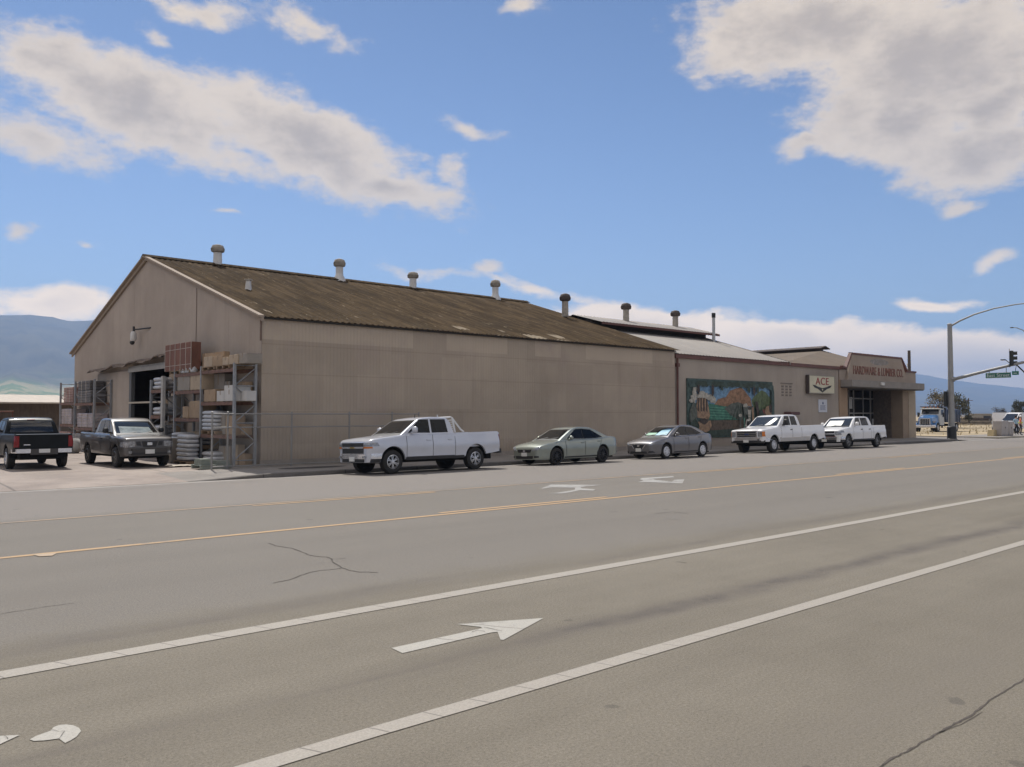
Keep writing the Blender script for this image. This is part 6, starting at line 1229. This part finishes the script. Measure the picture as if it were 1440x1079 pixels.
# white van behind the cabinets
def van(px, dist, label, rot):
    u = (px-720)/F; X, Y = dist*(CY+u*SY), dist*(SY-u*CY)
    e = empty('van', (X,Y,.05), rot, label, 'van'); b = MB().prism([(-2.3,.45),(2.35,.45),(2.45,.8),(2.35,1.15),(1.75,1.25),(1.2,2.0),(.9,2.1),(-2.3,2.1)], lambda a,b,d: (a,d,b), -.9, .9).build('body', P_WHT, e)
    MB().prism([(1.72,1.30),(1.24,1.93),(1.0,1.93),(1.0,1.30)], lambda a,b,d: (a,d,b), -.915, .915).build('window', GLASS, e)
    MB().add([(1.80,-.8,1.28),(1.80,.8,1.28),(1.27,.75,1.97),(1.27,-.75,1.97)], [(0,1,2,3)]).build('windshield', GLASS, e)
    MB().rbox(2.35,2.55,-.9,.9,.4,.62,.04).rbox(-2.4,-2.28,-.9,.9,.4,.62,.04).build('bumper', TRIMB, e); MB().box(2.42,2.47,-.5,.5,.7,.95).build('grille', TRIMB, e)
    t_, r_ = wheel_mesh(.34, .2, 'steel', .2); first = None
    for x in (1.55,-1.4):
        for sg in (1,-1):
            if first is None: o = t_.build('wheel', TYRE, e); q = r_.build('rim', [ALLOY, WELL], o); first = (o.data, q.data)
            else:
                o = bpy.data.objects.new('wheel', first[0]); COL.objects.link(o); o.parent = e; q = bpy.data.objects.new('rim', first[1]); COL.objects.link(q); q.parent = o
            o.location = (x, sg*.82, .34); o.rotation_euler = (0,0,0 if sg > 0 else math.pi)
van(1408, 92, 'pale white van seen end-on beyond the yellow block', R(20)); van(1438, 88, 'white van partly behind the person in the bright vest', R(150))
# agave-like spiky shrub above the van is a small tree; people
SKIN = mat('skin', (.42,.25,.17), .6); HAIR = mat('dark_hair', (.02,.015,.012), .8)
def person(px, dist, label, shirt, trousers, hat=None, rz=0.0):
    u = (px-720)/F; X, Y = dist*(CY+u*SY), dist*(SY-u*CY)
    J = dict(pel=(0,0,.96), waist=(0,0,1.10), chest=(0,.02,1.34), neck=(0,.02,1.50), head0=(0,0,1.58), head1=(0,-.01,1.72))
    for s_, sx in (('l',1),('r',-1)):
        J.update({s_+'hip':(sx*.10,0,.90), s_+'kn':(sx*.12,-.04,.50), s_+'an':(sx*.13,.03,.09), s_+'toe':(sx*.15,-.15,.04), s_+'sh':(sx*.19,.02,1.43), s_+'el':(sx*.26,.05,1.14), s_+'wr':(sx*.25,-.09,.92), s_+'ha':(sx*.24,-.13,.83)})
        for k in range(5): J[s_+'f%d' % k] = (sx*(.215+.018*k), -.15-.01*(k == 0), .755+.008*abs(k-2)+.03*(k == 0))
    rad = dict(pel=(.16,.12), waist=(.15,.11), chest=(.17,.12), neck=(.06,.06), head0=(.085,.095), head1=(.075,.09))
    for s_ in 'lr':
        rad.update({s_+'hip':(.095,.10), s_+'kn':(.062,.065), s_+'an':(.045,.05), s_+'toe':(.045,.035), s_+'sh':(.068,.065), s_+'el':(.045,.045), s_+'wr':(.03,.03), s_+'ha':(.036,.02)})
        for k in range(5): rad[s_+'f%d' % k] = (.010,.010)
    E = [('pel','waist'),('waist','chest'),('chest','neck'),('neck','head0'),('head0','head1')]
    for s_ in 'lr': E += [('pel',s_+'hip'),(s_+'hip',s_+'kn'),(s_+'kn',s_+'an'),(s_+'an',s_+'toe'),('chest',s_+'sh'),(s_+'sh',s_+'el'),(s_+'el',s_+'wr'),(s_+'wr',s_+'ha')]+[(s_+'ha',s_+'f%d' % k) for k in range(5)]
    ks = list(J); me = bpy.data.meshes.new('person'); me.from_pydata([J[k] for k in ks], [(ks.index(a), ks.index(b)) for a, b in E], [])
    o = bpy.data.objects.new('person', me); COL.objects.link(o)
    md = o.modifiers.new('skin', 'SKIN'); md.use_smooth_shade = True
    if not me.skin_vertices: me.attributes  # layer is made by the modifier
    sv = me.skin_vertices[0].data if me.skin_vertices else None
    if sv is None:
        bpy.context.view_layer.objects.active = o; o.select_set(True); bpy.ops.object.skin_root_mark(); sv = me.skin_vertices[0].data
    for i, k in enumerate(ks): sv[i].radius = rad[k]; sv[i].use_root = (k == 'pel')
    ss = o.modifiers.new('sub', 'SUBSURF'); ss.levels = ss.render_levels = 1
    bpy.context.view_layer.update(); m2 = bpy.data.meshes.new_from_object(o.evaluated_get(bpy.context.evaluated_depsgraph_get()))
    bpy.data.objects.remove(o); o = bpy.data.objects.new('person', m2); COL.objects.link(o)
    m2.materials.clear()
    for m_ in (trousers, shirt, SKIN, BLACK): m2.materials.append(m_)
    for p_ in m2.polygons:
        z, x = p_.center.z, abs(p_.center.x); arm_ = x > .205 and z < 1.45
        p_.material_index = (2 if z < 1.16 else 1) if (arm_ and z > .7) else 3 if z < .10 else 0 if z < 1.0 else 1 if z < 1.49 else 2
    o.location = (X, Y, .05); o.rotation_euler = (0,0,rz); tag(o, label, 'person')
    if hat: MB().lathe([(.125,1.70),(.13,1.71),(.105,1.73),(.10,1.79),(.06,1.84),(0,1.85)], (0,-.01,0), 'z', 14).lathe([(.16,1.705),(.16,1.715),(0,1.72)], (0,-.04,0), 'z', 14).build('hard_hat', hat, o, smooth=50)
    else: MB().lathe([(.095,1.62),(.105,1.68),(.10,1.76),(.06,1.82),(0,1.83)], (0,.015,0), 'z', 12).build('hair', HAIR, o, smooth=60)
    MB().add([(-.012,-.105,1.64),(.012,-.105,1.64),(0,-.135,1.63),(0,-.10,1.69)], [(0,1,2),(0,2,3),(1,3,2)]).box(-.045,-.025,-.103,-.09,1.675,1.69).box(.025,.045,-.103,-.09,1.675,1.69).build('face', SKIN, o)
    return o
HV = mat('hi_vis_orange', (.65,.16,.05), .6, var=.1); 
pr_ = person(1434.5, 77, 'person in orange and lime vest with white hard hat and dark trousers', HV, mat('dark_trousers', (.02,.022,.03), .8), mat('white_hat', (.7,.7,.7), .4), R(20))
MB().lathe([(.20,1.10),(.215,1.15),(.215,1.18),(.20,1.20)], (0,.01,0), 'z', 14).build('vest_band', mat('lime_band', (.50,.55,.08), .5), pr_)
person(1428.2, 79, 'person in a light blue shirt and dark trousers standing right of the cabinets', mat('light_blue_shirt', (.30,.42,.50), .7), mat('navy_trousers', (.02,.022,.03), .8), None, R(-30))
# dark picket fence, small barn
u0, u1 = (1345-720)/F, (1396-720)/F; D = 150
a_ = Vector((D*(CY+u0*SY), D*(SY-u0*CY))); b_ = Vector((D*(CY+u1*SY), D*(SY-u1*CY))); pf = empty('picket_fence', (a_.x, a_.y, .06), math.atan2(b_.y-a_.y, b_.x-a_.x), 'dark board fence across the dry field behind the signal pole', 'fence')
Lf = (b_-a_).length; fmx = MB(); n = int(Lf/.16)
for k in range(n): fmx.box(Lf*k/n, Lf*k/n+.12, -.015, .015, .05, 1.25+.12*rnd.random())
fmx.build('board_panel', mat('dark_fence_board', (.055,.040,.032), .9, var=.4, scale=2), pf); MB().box(0,Lf,.016,.06,.35,.45).box(0,Lf,.016,.06,1.0,1.1).build('rail', mat('dark_fence_board', (.05,.04,.03)), pf)
u = (1385-720)/F; D = 260; bb = empty('barn', (D*(CY+u*SY), D*(SY-u*CY), .05), R(30), 'distant flat roofed tan farm building above the dark board fence', 'building')
MB().box(-2.7,2.7,-4,4,0,1.95).build('wall', mat('tan_farm_wall', (.30,.27,.22), .9), bb); MB().box(-2.9,2.9,-4.2,4.2,1.95,2.15).build('roof', mat('farm_roof', (.34,.31,.27), .8), bb); MB().box(-2.71,-2.69,-1,1,.2,1.5).build('door', BLACK, bb)
# low shed on the far left
u = (40-720)/F; SX, SY_ = at_x(88, 17.5); sh = empty('open_shed', (0, 66, .1), 0, 'long low open shed with a pale roof behind the yard at far left', 'shed')
zs_ = 2.60
MB().add([(-34,-.6,zs_),(17.5,-.6,zs_),(17.5,9,zs_+.70),(-34,9,zs_+.70),(-34,-.6,zs_+.1),(17.5,-.6,zs_+.1),(17.5,9,zs_+.80),(-34,9,zs_+.80)], [(3,2,1,0),(4,5,6,7),(0,1,5,4),(1,2,6,5),(2,3,7,6),(3,0,4,7)]).build('roof', mat('pale_shed_roof', (.42,.36,.29), .7, var=.1, scale=1, stretch=(3,.3,1)), sh)
MB().box(-34,17,1.2,1.4,0,zs_+.1).build('wall', mat('brown_shed_wall', (.16,.125,.095), .9, var=.2, stretch=(4,1,1)), sh)
for x in (-26,-18,-10,-2.5,4.8,11,16.5): MB().box(x-.09,x+.09,-.4,-.22,0,zs_).build('post', mat('pale_post', (.5,.47,.42), .7), sh)
mb = MB()
for k in range(30): mb.rbox(-30+1.55*k,-28.7+1.55*k,-.1,.9,0,.5+.9*rnd.random(),.03)
mb.build('stored_stock', mat('shed_stock', (.12,.10,.085), .9, var=.4, scale=.8), sh)
# ------------------------------------------------------------------ trees
def tree(px, dist, hgt, wid, label, leafc, seed, trunk=.3, base=.28, sparse=1.0, grp='trees beyond the dry field'):
    r = random.Random(seed); u = (px-720)/F; X, Y = dist*(CY+u*SY), dist*(SY-u*CY)
    e = empty('tree', (X,Y,0), r.uniform(0,6), label, 'tree', grp); tk = MB(); k0 = hgt*.03
    tk.tube([(0,0,-.1),(.05*hgt*.2,0,hgt*.2),(.02*hgt,.02*hgt,hgt*.45),(0,.03*hgt,hgt*.75)], [k0,k0*.8,k0*.55,k0*.2], 8)
    cl = []
    for i in range(22):
        a = r.uniform(0,6.28); rr = wid*.5*math.sqrt(r.uniform(.05,1)); z = hgt*(base+(1-base)*r.uniform(.05,.93)); rr *= (1-.55*((z/hgt-base)/(1-base))**1.5)
        c = Vector((rr*math.cos(a), rr*math.sin(a), z)); cl.append((c, hgt*r.uniform(.09,.17)))
        tk.tube([(0,.01*hgt,hgt*r.uniform(.22,.5)), (c.x*.5,c.y*.5,(c.z+hgt*.35)/2), tuple(c)], [k0*.35,k0*.22,k0*.08], 5)
    tk.build('trunk', mat('bark', (.13,.10,.075), .95, var=.3, scale=3), e); lf = MB()
    for c, s_ in cl:
        for k in range(int(130*sparse)):
            d_ = Vector((r.gauss(0,1), r.gauss(0,1), r.gauss(0,.8))); d_ = d_.normalized()*s_*(r.random()**.45)*1.15
            p_ = c+d_; q = hgt*.040*r.uniform(.6,1.5); n1_ = Vector((r.gauss(0,1),r.gauss(0,1),r.gauss(0,1))).normalized(); t1 = n1_.orthogonal().normalized(); t2 = n1_.cross(t1)
            lf.add([p_-t1*q*.5, p_+t2*q*.35, p_+t1*q*.5, p_-t2*q*.35], [(0,1,2,3)])
    lf.build('crown', leafc, e, recalc=False)
def leaf(n, c): return mat(n, c, .8, var=.45, scale=.8)
LO, LG, LD = leaf('olive_leaf', (.16,.135,.08)), leaf('grey_green_leaf', (.085,.085,.052)), leaf('dark_leaf', (.05,.055,.035))
tree(1324, 120, 5.2, 5.0, 'pale olive loose crowned tree left behind the signal pole', LO, 11, sparse=.75)
tree(1346, 116, 4.5, 3.2, 'darker narrow tree just right of the signal pole', LG, 12)
tree(1431, 170, 4.6, 4.0, 'dark round tree at the right edge beyond the vans', LD, 13); tree(1443, 176, 4.5, 4.2, 'dark round tree cut by the right frame edge', LD, 14)
tree(1404, 118, 2.9, 1.9, 'small grey spiky tree above the pale van', leaf('blue_grey_leaf', (.11,.115,.13)), 15, sparse=.6)
# utility poles
def upole(px, ytop, dist, label, r_=.14, arms=False):
    u = (px-720)/F; X, Y = dist*(CY+u*SY), dist*(SY-u*CY); h = CAMZ+(HOR-ytop)/F*dist
    e = empty('utility_pole', (X,Y,0), R(-45), label, 'pole'); MB().tube([(0,0,0),(0,0,h)], [r_*1.2,r_*.9], 8).build('pole', mat('dark_pole_wood', (.075,.06,.05), .9, var=.3), e)
    MB().box(-.12,.12,.12,.3,h*.80,h*.80+.35).build('insulator' if not arms else 'crossarm', VENT_G, e)
    if arms: MB().box(-.9,.9,-.05,.05,h-.6,h-.48).build('crossarm', RUST, e)
upole(1279.5, 493, 92, 'dark bare pole standing behind the hardware store parapet', .17); upole(1362, 560, 190, 'thin distant utility pole beyond the dark board fence', .13, True); upole(1428, 566, 200, 'thin distant pole beside the dark tree at right', .1)
# low grass tufts and rubble on the field
gm_ = MB(); r = random.Random(9)
for k in range(2600):
    x, y = r.uniform(78,190), r.uniform(31,120); h = r.uniform(.15,.45)
    a = r.uniform(0,6.28); gm_.add([(x-.06*math.cos(a),y-.06*math.sin(a),.03),(x+.06*math.cos(a),y+.06*math.sin(a),.03),(x+r.uniform(-.15,.15),y+r.uniform(-.15,.15),.03+h)], [(0,1,2)])
tag(gm_.build('dry_grass', mat('dry_grass_blade', (.36,.29,.16), .9, var=.3), recalc=False), kind='stuff')
